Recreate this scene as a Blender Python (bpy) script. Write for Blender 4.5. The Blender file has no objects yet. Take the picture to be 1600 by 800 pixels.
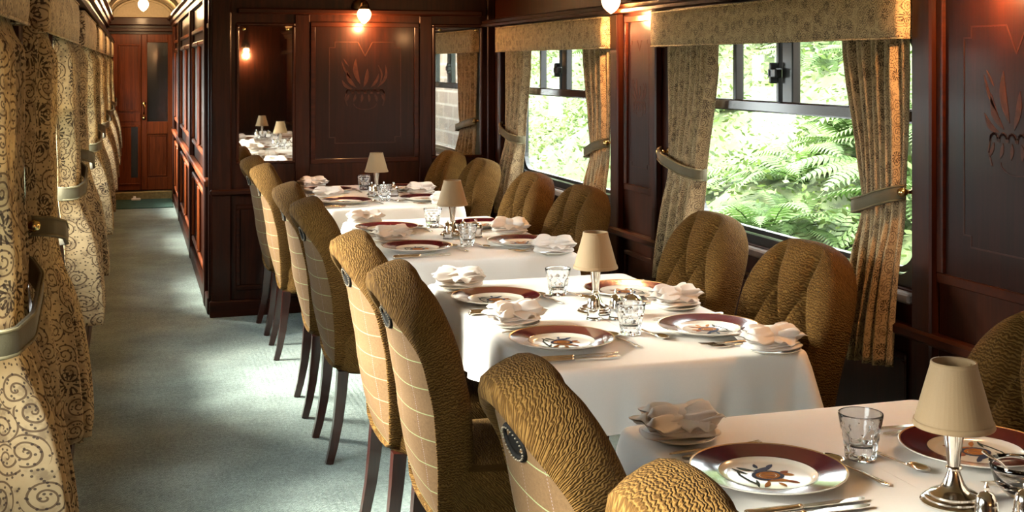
import bpy, math, random
from mathutils import Vector, Matrix
PI = math.pi
random.seed(7)
SC = bpy.context.scene
COL = SC.collection

# ------------------------------------------------------------------ camera
F_PX, EYE, VPX, HORIZ = 1920.0, 1.5, 205.0, 100.0
YAW = math.atan((800 - VPX) / F_PX)
cam_d = bpy.data.cameras.new('camera')
cam_d.sensor_width = 36.0
cam_d.lens = F_PX / 1600 * 36.0
cam_d.shift_y = -(400 - HORIZ) / 1600
cam_d.clip_start = 0.05
cam = bpy.data.objects.new('camera', cam_d)
COL.objects.link(cam)
cam.location = (0, 0, EYE)
cam.rotation_euler = (PI / 2, 0, -YAW)
SC.camera = cam

# ------------------------------------------------------------------ world, sun, exposure
world = bpy.data.worlds.new('overcast_sky')
SC.world = world
world.use_nodes = True
wn = world.node_tree
wn.nodes['Background'].inputs[0].default_value = (0.93, 0.97, 1.0, 1)
wn.nodes['Background'].inputs[1].default_value = 5.2
sun_d = bpy.data.lights.new('sun', 'SUN')
sun_d.energy = 30.0
sun_d.angle = math.radians(48)
sun_d.color = (1.0, 0.93, 0.82)
sun = bpy.data.objects.new('sun', sun_d)
COL.objects.link(sun)
sun.rotation_euler = Vector((-0.80, 0.28, 0.58)).to_track_quat('Z', 'Y').to_euler()
SC.view_settings.view_transform = 'Standard'
SC.view_settings.look = 'None'
SC.view_settings.gamma = 1.0
SC.view_settings.use_curve_mapping = False
SC.view_settings.exposure = 1.58
SC.cycles.use_denoising = True
SC.cycles.max_bounces = 10
SC.cycles.diffuse_bounces = 5
SC.cycles.glossy_bounces = 5
SC.cycles.transmission_bounces = 8
SC.cycles.transparent_max_bounces = 12
SC.cycles.caustics_reflective = False
SC.cycles.caustics_refractive = False
SC.cycles.sample_clamp_indirect = 6.0
SC.cycles.blur_glossy = 0.5

# ------------------------------------------------------------------ layout constants
RX, LX = 2.20, -0.26          # inner faces of the side walls
PY = 7.49                      # cross partition with the mirrors
CX = 0.464                     # corridor side wall
Y0, Y1 = -3.4, 14.3
WIN = [(3.08 + 2.35 * k, 4.66 + 2.35 * k) for k in range(-1, 5)]  # none behind the camera: unseen side walls left solid there to dim the light
WIN_R = [w for w in WIN if w[1] < PY + 0.1 and w[0] > Y0]
WIN_L = [w for w in WIN if w[0] > Y0 and w[1] < Y1]
WZ0, WZ1 = 0.83, 1.62
TX = 1.31
TABLES = [1.71, 3.42, 5.13, 6.845]

# ------------------------------------------------------------------ material helpers
class NT:
    def __init__(s, name):
        s.m = bpy.data.materials.new(name)
        s.m.use_nodes = True
        s.t = s.m.node_tree
        s.b = s.t.nodes['Principled BSDF']
        s.out = s.t.nodes['Material Output']
    def n(s, kind, **kw):
        nd = s.t.nodes.new(kind)
        for k, v in kw.items():
            setattr(nd, k, v)
        return nd
    def link(s, a, b):
        s.t.links.new(a, b)
    def put(s, sock, v):
        if isinstance(v, (int, float)):
            sock.default_value = v
        elif isinstance(v, (tuple, list)):
            sock.default_value = v if len(v) == len(sock.default_value) else (*v, 1)
        else:
            s.link(v, sock)
    def math(s, op, a, b=0.0, c=0.0):
        nd = s.n('ShaderNodeMath', operation=op)
        s.put(nd.inputs[0], a); s.put(nd.inputs[1], b); s.put(nd.inputs[2], c)
        return nd.outputs[0]
    def mix(s, fac, a, b):
        nd = s.n('ShaderNodeMix', data_type='RGBA')
        s.put(nd.inputs[0], fac); s.put(nd.inputs[6], a); s.put(nd.inputs[7], b)
        return nd.outputs[2]
    def noise(s, vec, scale, detail=3, rough=0.5, dist=0.0):
        nd = s.n('ShaderNodeTexNoise')
        nd.inputs['Scale'].default_value = scale
        nd.inputs['Detail'].default_value = detail
        nd.inputs['Roughness'].default_value = rough
        nd.inputs['Distortion'].default_value = dist
        if vec is not None: s.link(vec, nd.inputs['Vector'])
        return nd.outputs['Fac']
    def ramp(s, fac, stops):
        nd = s.n('ShaderNodeValToRGB')
        el = nd.color_ramp.elements
        while len(el) < len(stops): el.new(0.5)
        for e, (p, c) in zip(el, stops):
            e.position = p; e.color = (*c, 1) if len(c) == 3 else c
        s.put(nd.inputs[0], fac)
        return nd.outputs[0]
    def smooth(s, x, a, b):
        nd = s.n('ShaderNodeMapRange', interpolation_type='SMOOTHSTEP')
        s.put(nd.inputs[0], x)
        nd.inputs[1].default_value = a; nd.inputs[2].default_value = b
        return nd.outputs[0]
    def mapping(s, vec, scale=(1, 1, 1), rot=(0, 0, 0)):
        nd = s.n('ShaderNodeMapping')
        nd.inputs['Scale'].default_value = scale
        nd.inputs['Rotation'].default_value = rot
        s.link(vec, nd.inputs['Vector'])
        return nd.outputs[0]
    def coord(s, which='Object'):
        return s.n('ShaderNodeTexCoord').outputs[which]
    def bump(s, h, strength=0.3, dist=0.01):
        nd = s.n('ShaderNodeBump')
        nd.inputs['Strength'].default_value = strength
        nd.inputs['Distance'].default_value = dist
        s.link(h, nd.inputs['Height'])
        s.link(nd.outputs[0], s.b.inputs['Normal'])
    def set(s, col=None, rough=None, metal=None, coat=None, sheen=None, spec=None):
        if col is not None: s.put(s.b.inputs['Base Color'], col)
        if rough is not None: s.put(s.b.inputs['Roughness'], rough)
        if metal is not None: s.b.inputs['Metallic'].default_value = metal
        if coat is not None:
            s.b.inputs['Coat Weight'].default_value = coat
            s.b.inputs['Coat Roughness'].default_value = 0.12
        if sheen is not None:
            s.b.inputs['Sheen Weight'].default_value = sheen
            s.b.inputs['Sheen Roughness'].default_value = 0.5
        if spec is not None: s.b.inputs['Specular IOR Level'].default_value = spec
        return s.m

def wood(name, dark, light, axis='z', coat=0.06, rough=0.40):
    t = NT(name)
    sc = {'z': (26, 26, 1.6), 'y': (26, 1.6, 26), 'x': (1.6, 26, 26)}[axis]
    co = t.coord()
    v = t.mapping(co, sc)
    n1 = t.noise(v, 1.0, 5, 0.6, 1.2)
    n2 = t.noise(t.mapping(co, tuple(a * 5 for a in sc)), 1.0, 3, 0.7)
    n3 = t.noise(co, 2.2, 2)
    f = t.math('ADD', t.math('MULTIPLY', n1, 0.75), t.math('MULTIPLY', n2, 0.25))
    f = t.math('ADD', f, t.math('MULTIPLY', t.math('SUBTRACT', n3, 0.5), 0.35))
    c = t.ramp(f, [(0.3, dark), (0.7, light)])
    t.bump(n2, 0.08, 0.002)
    return t.set(c, rough, coat=coat, spec=0.14)

M = {}
M['wood'] = wood('mahogany', (0.008, 0.0018, 0.0008), (0.038, 0.0078, 0.0022))
M['wood_y'] = wood('mahogany_lengthwise', (0.008, 0.0018, 0.0008), (0.038, 0.0078, 0.0022), 'y')
M['wood_x'] = wood('mahogany_crosswise', (0.009, 0.0019, 0.0008), (0.042, 0.0085, 0.0024), 'x')
M['wood_panel'] = wood('figured_mahogany', (0.0045, 0.0013, 0.0008), (0.018, 0.0036, 0.0014))
M['wood_door'] = wood('teak_door', (0.045, 0.008, 0.002), (0.17, 0.036, 0.007))
M['wood_leg'] = wood('chair_leg_wood', (0.020, 0.004, 0.003), (0.055, 0.010, 0.005), coat=0.8, rough=0.3)

def plain(name, col, rough=0.5, metal=0.0, coat=0.0, var=0.0, **kw):
    t = NT(name)
    c = (*col, 1)
    if var:
        nn = t.noise(t.coord(), 40, 4)
        c = t.mix(t.smooth(nn, 0.3, 0.7), tuple(x * (1 - var) for x in col), tuple(min(1, x * (1 + var)) for x in col))
    return t.set(c, rough, metal, coat, **kw)
M['inlay'] = plain('marquetry_veneer', (0.040, 0.0105, 0.004), 0.5, var=0.35, spec=0.2)
M['inlay_line'] = plain('boxwood_stringing', (0.032, 0.009, 0.0035), 0.5, var=0.2, spec=0.2)
M['black'] = plain('black_paint', (0.010, 0.011, 0.012), 0.3, coat=0.3, var=0.1)
M['brass'] = plain('brass', (0.72, 0.50, 0.20), 0.22, 1.0, var=0.1)
M['bronze'] = plain('dark_bronze', (0.09, 0.055, 0.03), 0.35, 0.9, var=0.3)
M['silver'] = plain('silver_plate', (0.80, 0.74, 0.66), 0.14, 1.0, var=0.06)
M['gilt'] = plain('worn_silver_handle', (0.70, 0.60, 0.48), 0.26, 1.0, var=0.15)
M['mirror'] = plain('mirror_silvering', (0.86, 0.86, 0.84), 0.015, 1.0)
M['porcelain'] = plain('white_porcelain', (0.78, 0.73, 0.64), 0.15, coat=0.15)
M['maroon'] = plain('maroon_glaze', (0.095, 0.006, 0.012), 0.08, coat=1.0, var=0.08)
M['gold_line'] = plain('gold_line', (0.42, 0.27, 0.09), 0.3, 0.6)
M['dark_line'] = plain('dark_line', (0.05, 0.012, 0.014), 0.2, coat=0.5)
M['crest_gold'] = plain('crest_ochre', (0.36, 0.13, 0.018), 0.6, spec=0.08)
M['crest_blue'] = plain('crest_ink_blue', (0.02, 0.03, 0.07), 0.6, spec=0.08)
M['crest_green'] = plain('crest_green', (0.025, 0.035, 0.022), 0.6, spec=0.08)
M['crest_red'] = plain('crest_red', (0.20, 0.05, 0.02), 0.6, spec=0.08)
M['grip'] = plain('black_leather', (0.005, 0.004, 0.003), 0.7, var=0.2, spec=0.1)
M['stud'] = plain('dull_stud', (0.22, 0.18, 0.13), 0.4, 0.6, var=0.2)
M['seam'] = plain('dark_welt', (0.03, 0.015, 0.006), 0.9, var=0.2)
M['stitch'] = plain('braid', (0.16, 0.125, 0.06), 0.8, var=0.25)
M['ceiling'] = plain('cream_ceiling_paint', (0.48, 0.40, 0.27), 0.55, var=0.05)
M['green_mat'] = plain('green_mat', (0.02, 0.06, 0.045), 0.9, var=0.3)
M['threshold'] = plain('worn_brass_threshold', (0.22, 0.17, 0.07), 0.5, 0.5, var=0.2)
M['bark'] = plain('bark', (0.10, 0.07, 0.045), 0.9, var=0.4)
M['red_post'] = plain('red_painted_iron', (0.14, 0.012, 0.012), 0.5, var=0.15)
M['sill'] = plain('grey_sill', (0.16, 0.12, 0.10), 0.3, coat=0.4, var=0.1)

def emis(name, col, strength):
    t = NT(name)
    t.b.inputs['Base Color'].default_value = (*col, 1)
    t.b.inputs['Emission Color'].default_value = (*col, 1)
    t.b.inputs['Emission Strength'].default_value = strength
    return t.m
M['bulb'] = emis('lit_bulb', (1.0, 0.62, 0.26), 30.0)
M['globe'] = emis('lit_frosted_glass', (1.0, 0.60, 0.28), 2.6)

def pane_mat(name='window_glass', tint=(0.97, 1.0, 0.98)):
    t = NT(name)
    tr = t.n('ShaderNodeBsdfTransparent'); tr.inputs[0].default_value = (*tint, 1)
    gl = t.n('ShaderNodeBsdfGlossy'); gl.inputs['Roughness'].default_value = 0.01
    lw = t.n('ShaderNodeLayerWeight'); lw.inputs['Blend'].default_value = 0.5
    fr = t.math('MULTIPLY_ADD', t.math('POWER', lw.outputs['Facing'], 5.0), 0.5, 0.02)
    mx = t.n('ShaderNodeMixShader')
    t.link(fr, mx.inputs[0]); t.link(tr.outputs[0], mx.inputs[1]); t.link(gl.outputs[0], mx.inputs[2])
    t.link(mx.outputs[0], t.out.inputs[0])
    return t.m
M['pane'] = pane_mat()
def glass_mat():
    t = NT('cut_glass')
    t.set((1, 1, 1, 1), 0.0)
    t.b.inputs['Transmission Weight'].default_value = 1.0
    t.b.inputs['IOR'].default_value = 1.5
    return t.m
M['glass'] = glass_mat()

# linen
def linen(name, col, scale=420, strength=0.12):
    t = NT(name)
    uv = t.coord()
    n1 = t.noise(uv, scale, 2)
    n2 = t.noise(uv, 9, 3)
    t.bump(t.math('ADD', t.math('MULTIPLY', n1, 0.15), t.math('MULTIPLY', n2, 1.0)), strength, 0.01)
    c = t.mix(n1, tuple(x * 0.93 for x in col), col)
    return t.set(c, 0.75, sheen=0.1)
M['cloth'] = linen('white_damask', (0.80, 0.76, 0.72))
M['napkin'] = linen('white_napkin_cotton', (0.80, 0.74, 0.69), 500, 0.2)
M['shade'] = linen('beige_linen_shade', (0.27, 0.178, 0.090), 600, 0.1)

# carpet
def carpet():
    t = NT('grey_green_carpet')
    co = t.coord()
    sp = t.n('ShaderNodeSeparateXYZ'); t.link(co, sp.inputs[0])
    x, y = sp.outputs[0], sp.outputs[1]
    zig = t.math('PINGPONG', x, 0.012)
    h = t.math('SINE', t.math('MULTIPLY', t.math('ADD', y, zig), 2 * PI / 0.009))
    n1 = t.noise(co, 190, 3, 0.8)
    n2 = t.noise(co, 3.0, 4, 0.6)
    n3 = t.noise(co, 55, 3, 0.7)
    f = t.math('ADD', t.math('MULTIPLY', h, 0.10), t.math('ADD', t.math('MULTIPLY', n1, 0.70), t.math('MULTIPLY', n3, 0.30)))
    f = t.math('ADD', f, t.math('MULTIPLY', t.math('SUBTRACT', n2, 0.5), 0.3))  # broad soft blotches: shadows put into the carpet colour
    c = t.ramp(f, [(0.34, (0.038, 0.062, 0.055)), (0.5, (0.165, 0.225, 0.205)), (0.66, (0.46, 0.56, 0.52))])
    t.bump(t.math('ADD', n1, t.math('MULTIPLY', h, 0.4)), 0.6, 0.006)
    return t.set(c, 0.95, sheen=0.2)
M['carpet'] = carpet()

# chenille and tweed of the chairs, both on metric UVs
def chenille():
    t = NT('gold_chenille')
    uv = t.coord('UV')
    sp = t.n('ShaderNodeSeparateXYZ'); t.link(uv, sp.inputs[0])
    u, v = sp.outputs[0], sp.outputs[1]
    nz = t.noise(uv, 70, 3)
    wig = t.math('MULTIPLY', t.math('SINE', t.math('MULTIPLY', u, 2 * PI / 0.010)), 0.0009)
    vv = t.math('ADD', t.math('ADD', v, wig), t.math('MULTIPLY', t.math('SUBTRACT', nz, 0.5), 0.019))
    h = t.math('SINE', t.math('MULTIPLY', vv, 2 * PI / 0.0070))
    h = t.math('ADD', t.math('MULTIPLY', h, 0.5), 0.5)
    n2 = t.noise(uv, 420, 2)
    n3 = t.noise(uv, 14, 3)
    f = t.math('ADD', t.math('MULTIPLY', h, 0.42), t.math('ADD', t.math('MULTIPLY', n2, 0.42), t.math('MULTIPLY', n3, 0.2)))
    c = t.ramp(f, [(0.15, (0.028, 0.0105, 0.0015)), (0.55, (0.096, 0.046, 0.0085)), (0.95, (0.195, 0.110, 0.032))])
    t.bump(t.math('ADD', h, t.math('MULTIPLY', n2, 0.5)), 0.75, 0.0035)
    return t.set(c, 0.9, spec=0.12)
M['chenille'] = chenille()
def tweed():
    t = NT('tan_windowpane_tweed')
    uv = t.coord('UV')
    sp = t.n('ShaderNodeSeparateXYZ'); t.link(uv, sp.inputs[0])
    u, v = sp.outputs[0], sp.outputs[1]
    n1 = t.noise(uv, 700, 2, 0.8)
    n2 = t.noise(uv, 120, 3, 0.7)
    base = t.ramp(t.math('ADD', t.math('MULTIPLY', n1, 0.6), t.math('MULTIPLY', n2, 0.4)),
                  [(0.3, (0.066, 0.035, 0.0135)), (0.7, (0.14, 0.079, 0.034))])
    hl = t.math('ABSOLUTE', t.math('SUBTRACT', t.math('FRACT', t.math('DIVIDE', t.math('ADD', v, 0.012), 0.068)), 0.5))
    c = t.mix(t.math('MULTIPLY', t.math('LESS_THAN', hl, 0.020), 0.75), base, (0.21, 0.25, 0.12))
    vl = t.math('ABSOLUTE', t.math('SUBTRACT', t.math('FRACT', t.math('DIVIDE', t.math('ADD', u, 10.03), 0.12)), 0.5))
    dash = t.math('LESS_THAN', t.math('FRACT', t.math('DIVIDE', v, 0.006)), 0.5)
    c = t.mix(t.math('MULTIPLY', t.math('MULTIPLY', t.math('LESS_THAN', vl, 0.009), dash), 0.6), c, (0.27, 0.21, 0.24))
    t.bump(n1, 0.3, 0.001)
    return t.set(c, 0.9, spec=0.2)
M['tweed'] = tweed()

# paisley curtain print on metric UVs
def print_fabric(name, base, hi, brown, k=1.0, backlit=0.0):
    t = NT(name)
    uv = t.coord('UV')
    uvw = t.mapping(uv, (k, k, 1))
    warp = t.n('ShaderNodeTexNoise'); warp.inputs['Scale'].default_value = 6; t.link(uvw, warp.inputs['Vector'])
    vm = t.n('ShaderNodeVectorMath', operation='MULTIPLY_ADD')
    t.link(warp.outputs['Color'], vm.inputs[0]); vm.inputs[1].default_value = (0.03, 0.03, 0); t.link(uvw, vm.inputs[2])
    P = vm.outputs[0]
    def cells(scale, rnd=0.75):
        vo = t.n('ShaderNodeTexVoronoi', voronoi_dimensions='2D'); vo.inputs['Scale'].default_value = scale
        vo.inputs['Randomness'].default_value = rnd
        t.link(P, vo.inputs['Vector'])
        sc = t.n('ShaderNodeVectorMath', operation='SUBTRACT')
        t.link(P, sc.inputs[0]); t.link(vo.outputs['Position'], sc.inputs[1])
        sp = t.n('ShaderNodeSeparateXYZ'); t.link(sc.outputs[0], sp.inputs[0])
        ang = t.math('ARCTAN2', sp.outputs[1], sp.outputs[0])
        r = t.math('MULTIPLY', vo.outputs['Distance'], 1.0 / scale)
        cs = t.n('ShaderNodeSeparateColor'); t.link(vo.outputs['Color'], cs.inputs[0])
        return ang, r, cs.outputs[0], cs.outputs[1]
    # spiral tendrils
    ang, r, c1, c2 = cells(13)
    sgn = t.math('SIGN', t.math('SUBTRACT', c1, 0.5))
    a = t.math('ADD', t.math('MULTIPLY', t.math('DIVIDE', ang, 2 * PI), sgn), c2)
    sp_ = t.math('FRACT', t.math('SUBTRACT', t.math('DIVIDE', r, 0.0165), a))
    line = t.math('LESS_THAN', t.math('ABSOLUTE', t.math('SUBTRACT', sp_, 0.5)), 0.13)
    curls = t.math('MULTIPLY', line, t.math('LESS_THAN', r, 0.042))
    # flowers with petals
    ang, r, c1, c2 = cells(7.5)
    pet = t.math('GREATER_THAN', t.math('COSINE', t.math('ADD', t.math('MULTIPLY', ang, 11), t.math('MULTIPLY', r, 60))), 0.1)
    fl = t.math('MULTIPLY', t.math('MULTIPLY', t.math('GREATER_THAN', r, 0.012), t.math('LESS_THAN', r, 0.034)), pet)
    fl = t.math('MULTIPLY', fl, t.math('GREATER_THAN', c1, 0.35))
    # pin dots
    vo = t.n('ShaderNodeTexVoronoi', voronoi_dimensions='2D'); vo.inputs['Scale'].default_value = 62; t.link(uvw, vo.inputs['Vector'])
    dots = t.math('LESS_THAN', vo.outputs['Distance'], 0.17)
    n = t.noise(uv, 30, 3)
    blot = t.smooth(t.noise(P, 24, 3, 0.6), 0.50, 0.66)
    fine = t.noise(uv, 420, 2)
    c = t.mix(n, base, hi)
    c = t.mix(t.math('MULTIPLY', blot, 0.45), c, brown)
    c = t.mix(t.math('MULTIPLY', curls, 0.8), c, brown)
    c = t.mix(t.math('MULTIPLY', fl, 0.9), c, (brown[0] * 0.45, brown[1] * 0.45, brown[2] * 0.5))
    c = t.mix(t.math('MULTIPLY', dots, 0.85), c, (0.035, 0.02, 0.015))
    t.bump(fine, 0.15, 0.001)
    t.set(c, 0.85)
    if backlit:
        tl = t.n('ShaderNodeBsdfTranslucent'); t.put(tl.inputs[0], c)
        mx = t.n('ShaderNodeMixShader'); mx.inputs[0].default_value = backlit
        t.link(t.b.outputs[0], mx.inputs[1]); t.link(tl.outputs[0], mx.inputs[2]); t.link(mx.outputs[0], t.out.inputs[0])
    return t.m
CREAM, CREAM2, BROWN = (0.36, 0.255, 0.13), (0.54, 0.41, 0.235), (0.060, 0.026, 0.010)
M['print'] = print_fabric('paisley_print_curtain', CREAM, CREAM2, BROWN, 1.25, 0.25)
M['print_r'] = print_fabric('small_floral_print_curtain', (0.36, 0.245, 0.125), (0.54, 0.40, 0.225), (0.075, 0.038, 0.016), 1.9, 0.10)
M['print_rp'] = print_fabric('small_floral_print_pelmet', (0.36, 0.26, 0.14), (0.50, 0.38, 0.22), (0.075, 0.040, 0.018), 2.1)
M['print_p'] = print_fabric('paisley_print_pelmet', CREAM, CREAM2, BROWN, 1.25)
M['tie'] = linen('sage_corded_braid', (0.085, 0.065, 0.028), 300, 0.3)

def leafmat(name, a, b):
    t = NT(name)
    co = t.coord()
    gi = t.n('ShaderNodeNewGeometry')
    n = t.noise(co, 3.5, 3)
    c = t.mix(t.smooth(n, 0.35, 0.65), a, b)
    c = t.mix(t.math('MULTIPLY', gi.outputs['Random Per Island'], 0.6), c, tuple(min(1, x * 1.6) for x in b))
    t.set(c, 0.6)
    tl = t.n('ShaderNodeBsdfTranslucent'); t.put(tl.inputs[0], c)
    mx = t.n('ShaderNodeMixShader'); mx.inputs[0].default_value = 0.35
    t.link(t.b.outputs[0], mx.inputs[1]); t.link(tl.outputs[0], mx.inputs[2]); t.link(mx.outputs[0], t.out.inputs[0])
    return t.m
M['leaf'] = leafmat('bank_leaves', (0.012, 0.030, 0.005), (0.066, 0.098, 0.024))
M['fern'] = leafmat('fern_leaves', (0.016, 0.040, 0.007), (0.052, 0.095, 0.022))
def soilmat():
    t = NT('mossy_soil')
    co = t.coord()
    n = t.noise(co, 5, 5, 0.7)
    return t.set(t.ramp(n, [(0.35, (0.008, 0.016, 0.004)), (0.55, (0.035, 0.055, 0.016)), (0.75, (0.10, 0.10, 0.045))]), 0.95)
M['soil'] = soilmat()
def brickmat():
    t = NT('weathered_brick')
    co = t.coord()
    sp = t.n('ShaderNodeSeparateXYZ'); t.link(co, sp.inputs[0])
    cb = t.n('ShaderNodeCombineXYZ'); t.link(sp.outputs[1], cb.inputs[0]); t.link(sp.outputs[2], cb.inputs[1])
    br = t.n('ShaderNodeTexBrick')
    t.link(cb.outputs[0], br.inputs['Vector'])
    br.inputs['Color1'].default_value = (0.060, 0.036, 0.026, 1); br.inputs['Color2'].default_value = (0.10, 0.07, 0.055, 1)
    br.inputs['Mortar'].default_value = (0.16, 0.14, 0.12, 1); br.inputs['Scale'].default_value = 1.0
    br.inputs['Brick Width'].default_value = 0.44; br.inputs['Row Height'].default_value = 0.15; br.inputs['Mortar Size'].default_value = 0.012
    n = t.noise(co, 8, 4)
    t.set(t.mix(t.math('MULTIPLY', n, 0.5), br.outputs['Color'], (0.05, 0.05, 0.035)), 0.9)
    return t.m
M['brick'] = brickmat()

# ------------------------------------------------------------------ mesh helpers
class MB:
    def __init__(s):
        s.v, s.f, s.mi, s.uv = [], [], [], []
    def add(s, vs, fs, mi=0, uvs=None):
        o = len(s.v)
        s.v += [tuple(p) for p in vs]
        for f in fs:
            s.f.append(tuple(i + o for i in f)); s.mi.append(mi)
        s.uv += list(uvs) if uvs else [(p[0] + p[1] * 0.6, p[2]) for p in vs]
    def box(s, a, b, mi=0, bev=0.0):
        x0, y0, z0 = a; x1, y1, z1 = b
        if bev <= 0:
            vs = [(x0, y0, z0), (x1, y0, z0), (x1, y1, z0), (x0, y1, z0), (x0, y0, z1), (x1, y0, z1), (x1, y1, z1), (x0, y1, z1)]
            s.add(vs, [(0, 3, 2, 1), (4, 5, 6, 7), (0, 1, 5, 4), (1, 2, 6, 5), (2, 3, 7, 6), (3, 0, 4, 7)], mi)
            return
        e = bev
        vs = []
        idx = {}
        def P(x, y, z):
            k = (round(x, 6), round(y, 6), round(z, 6))
            if k not in idx:
                idx[k] = len(vs); vs.append((x, y, z))
            return idx[k]
        X = (x0, x1); Y = (y0, y1); Z = (z0, z1)
        def c(i, j, k, ax):
            p = [X[i], Y[j], Z[k]]
            q = [X[i] + (e if i == 0 else -e), Y[j] + (e if j == 0 else -e), Z[k] + (e if k == 0 else -e)]
            q[ax] = p[ax]
            return P(*q)
        fs = []
        order = [(0, 0), (1, 0), (1, 1), (0, 1)]
        for sd in (0, 1):
            f = [c(sd, a_, b_, 0) for a_, b_ in order]; fs.append(f if sd else f[::-1])
            f = [c(a_, sd, b_, 1) for a_, b_ in order]; fs.append(f[::-1] if sd else f)
            f = [c(a_, b_, sd, 2) for a_, b_ in order]; fs.append(f if sd else f[::-1])
        for j in (0, 1):
            for k in (0, 1):
                fs.append([c(0, j, k, 1), c(1, j, k, 1), c(1, j, k, 2), c(0, j, k, 2)])
                fs.append([c(j, 0, k, 0), c(j, 1, k, 0), c(j, 1, k, 2), c(j, 0, k, 2)])
                fs.append([c(j, k, 0, 0), c(j, k, 1, 0), c(j, k, 1, 1), c(j, k, 0, 1)])
        for i in (0, 1):
            for j in (0, 1):
                for k in (0, 1):
                    fs.append([c(i, j, k, 0), c(i, j, k, 1), c(i, j, k, 2)])
        s.add(vs, fs, mi)
    def grid(s, fn, nu, nv, mi=0, closeu=False, uvf=None):
        vs, uvs, fs = [], [], []
        for i in range(nu):
            for j in range(nv):
                a, b = i / (nu if closeu else nu - 1), j / (nv - 1)
                p = fn(a, b); vs.append(p)
                uvs.append(uvf(a, b) if uvf else (p[0] + p[1] * 0.6, p[2]))
        for i in range(nu if closeu else nu - 1):
            for j in range(nv - 1):
                i2 = (i + 1) % nu
                fs.append((i * nv + j, i2 * nv + j, i2 * nv + j + 1, i * nv + j + 1))
        s.add(vs, fs, mi, uvs)
    def lathe(s, prof, c=(0, 0, 0), n=32, mi=0, axis='z', squash=None, caps=True):
        vs, fs = [], []
        for r, z in prof:
            for k in range(n):
                a = 2 * PI * k / n
                m = squash(a, z) if squash else 1.0
                p = (r * m * math.cos(a), r * m * math.sin(a), z)
                if axis == 'x': p = (p[2], p[0], p[1])
                if axis == 'y': p = (p[0], p[2], p[1])
                vs.append((p[0] + c[0], p[1] + c[1], p[2] + c[2]))
        L = len(prof)
        for i in range(L - 1):
            for k in range(n):
                k2 = (k + 1) % n
                fs.append((i * n + k, i * n + k2, (i + 1) * n + k2, (i + 1) * n + k))
        if caps:
            if prof[0][0] > 1e-5: fs.append(tuple(range(n))[::-1])
            if prof[-1][0] > 1e-5: fs.append(tuple((L - 1) * n + k for k in range(n)))
        s.add(vs, fs, mi)
    def tube(s, pts, rad, n=10, mi=0, flat=None, close=False, up=(0, 0, 1)):
        pts = [Vector(p) for p in pts]
        L = len(pts)
        rad = rad if isinstance(rad, (list, tuple)) else [rad] * L
        vs, fs = [], []
        for i, p in enumerate(pts):
            d = (pts[(i + 1) % L] - pts[i - 1]) if close else (pts[min(i + 1, L - 1)] - pts[max(i - 1, 0)])
            d.normalize()
            upv = Vector(up)
            if abs(d.dot(upv)) > 0.98: upv = Vector((1, 0, 0))
            a = d.cross(upv).normalized(); b = a.cross(d)
            ra = rad[i]; rb = rad[i] * (flat if flat else 1)
            for k in range(n):
                t_ = 2 * PI * (k + 0.5) / n
                vs.append(p + a * ra * math.cos(t_) + b * rb * math.sin(t_))
        for i in range(L if close else L - 1):
            i2 = (i + 1) % L
            for k in range(n):
                k2 = (k + 1) % n
                fs.append((i * n + k, i * n + k2, i2 * n + k2, i2 * n + k))
        if not close:
            fs.append(tuple(range(n))[::-1]); fs.append(tuple((L - 1) * n + k for k in range(n)))
        s.add(vs, fs, mi)
    def build(s, name, mats, parent=None, smooth=False, loc=None, rot=None):
        me = bpy.data.meshes.new(name)
        me.from_pydata(s.v, [], s.f)
        mats = mats if isinstance(mats, (list, tuple)) else [mats]
        for m in mats: me.materials.append(M[m])
        me.polygons.foreach_set('material_index', s.mi)
        uvl = me.uv_layers.new(name='uv')
        li = [0] * len(me.loops)
        me.loops.foreach_get('vertex_index', li)
        flat = []
        for i in li: flat += s.uv[i][:2]
        uvl.data.foreach_set('uv', flat)
        if smooth:
            me.polygons.foreach_set('use_smooth', [True] * len(me.polygons))
        me.update()
        o = bpy.data.objects.new(name, me)
        COL.objects.link(o)
        if parent: o.parent = parent
        if loc: o.location = loc
        if rot: o.rotation_euler = rot
        return o

def fix_normals(o):
    import bmesh
    bm = bmesh.new(); bm.from_mesh(o.data)
    bmesh.ops.remove_doubles(bm, verts=bm.verts, dist=1e-6)
    bmesh.ops.recalc_face_normals(bm, faces=bm.faces)
    bm.to_mesh(o.data); bm.free()
    return o
def autosmooth(o, ang=35):
    import bmesh
    bm = bmesh.new(); bm.from_mesh(o.data)
    for f in bm.faces: f.smooth = True
    for e in bm.edges:
        if len(e.link_faces) == 2 and e.calc_face_angle(0) > math.radians(ang): e.smooth = False
    bm.to_mesh(o.data); bm.free()
    return o
def tag(o, label=None, cat=None, group=None, kind=None):
    if label: o['label'] = label
    if cat: o['category'] = cat
    if group: o['group'] = group
    if kind: o['kind'] = kind
    return o
def thing(name, label, cat, loc=(0, 0, 0), rz=0, group=None):
    o = bpy.data.objects.new(name, None)
    o.empty_display_size = 0.1
    COL.objects.link(o)
    o.location = loc; o.rotation_euler = (0, 0, rz)
    return tag(o, label, cat, group)
def struct(mb, name, mats, parent=None, label=None, **kw):
    o = mb.build(name, mats, parent, **kw)
    if not parent: o['kind'] = 'structure'
    if label: o['label'] = label
    return o
def dup(src, loc, rz=None, label=None, group=None):
    r = src.copy(); COL.objects.link(r)
    r.location = loc
    if rz is not None: r.rotation_euler = (src.rotation_euler[0], src.rotation_euler[1], rz)
    if label: r['label'] = label
    if group: r['group'] = group
    for ch in src.children:
        c = ch.copy(); COL.objects.link(c); c.parent = r
        for g in ch.children:
            d = g.copy(); COL.objects.link(d); d.parent = c
    return r

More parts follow.
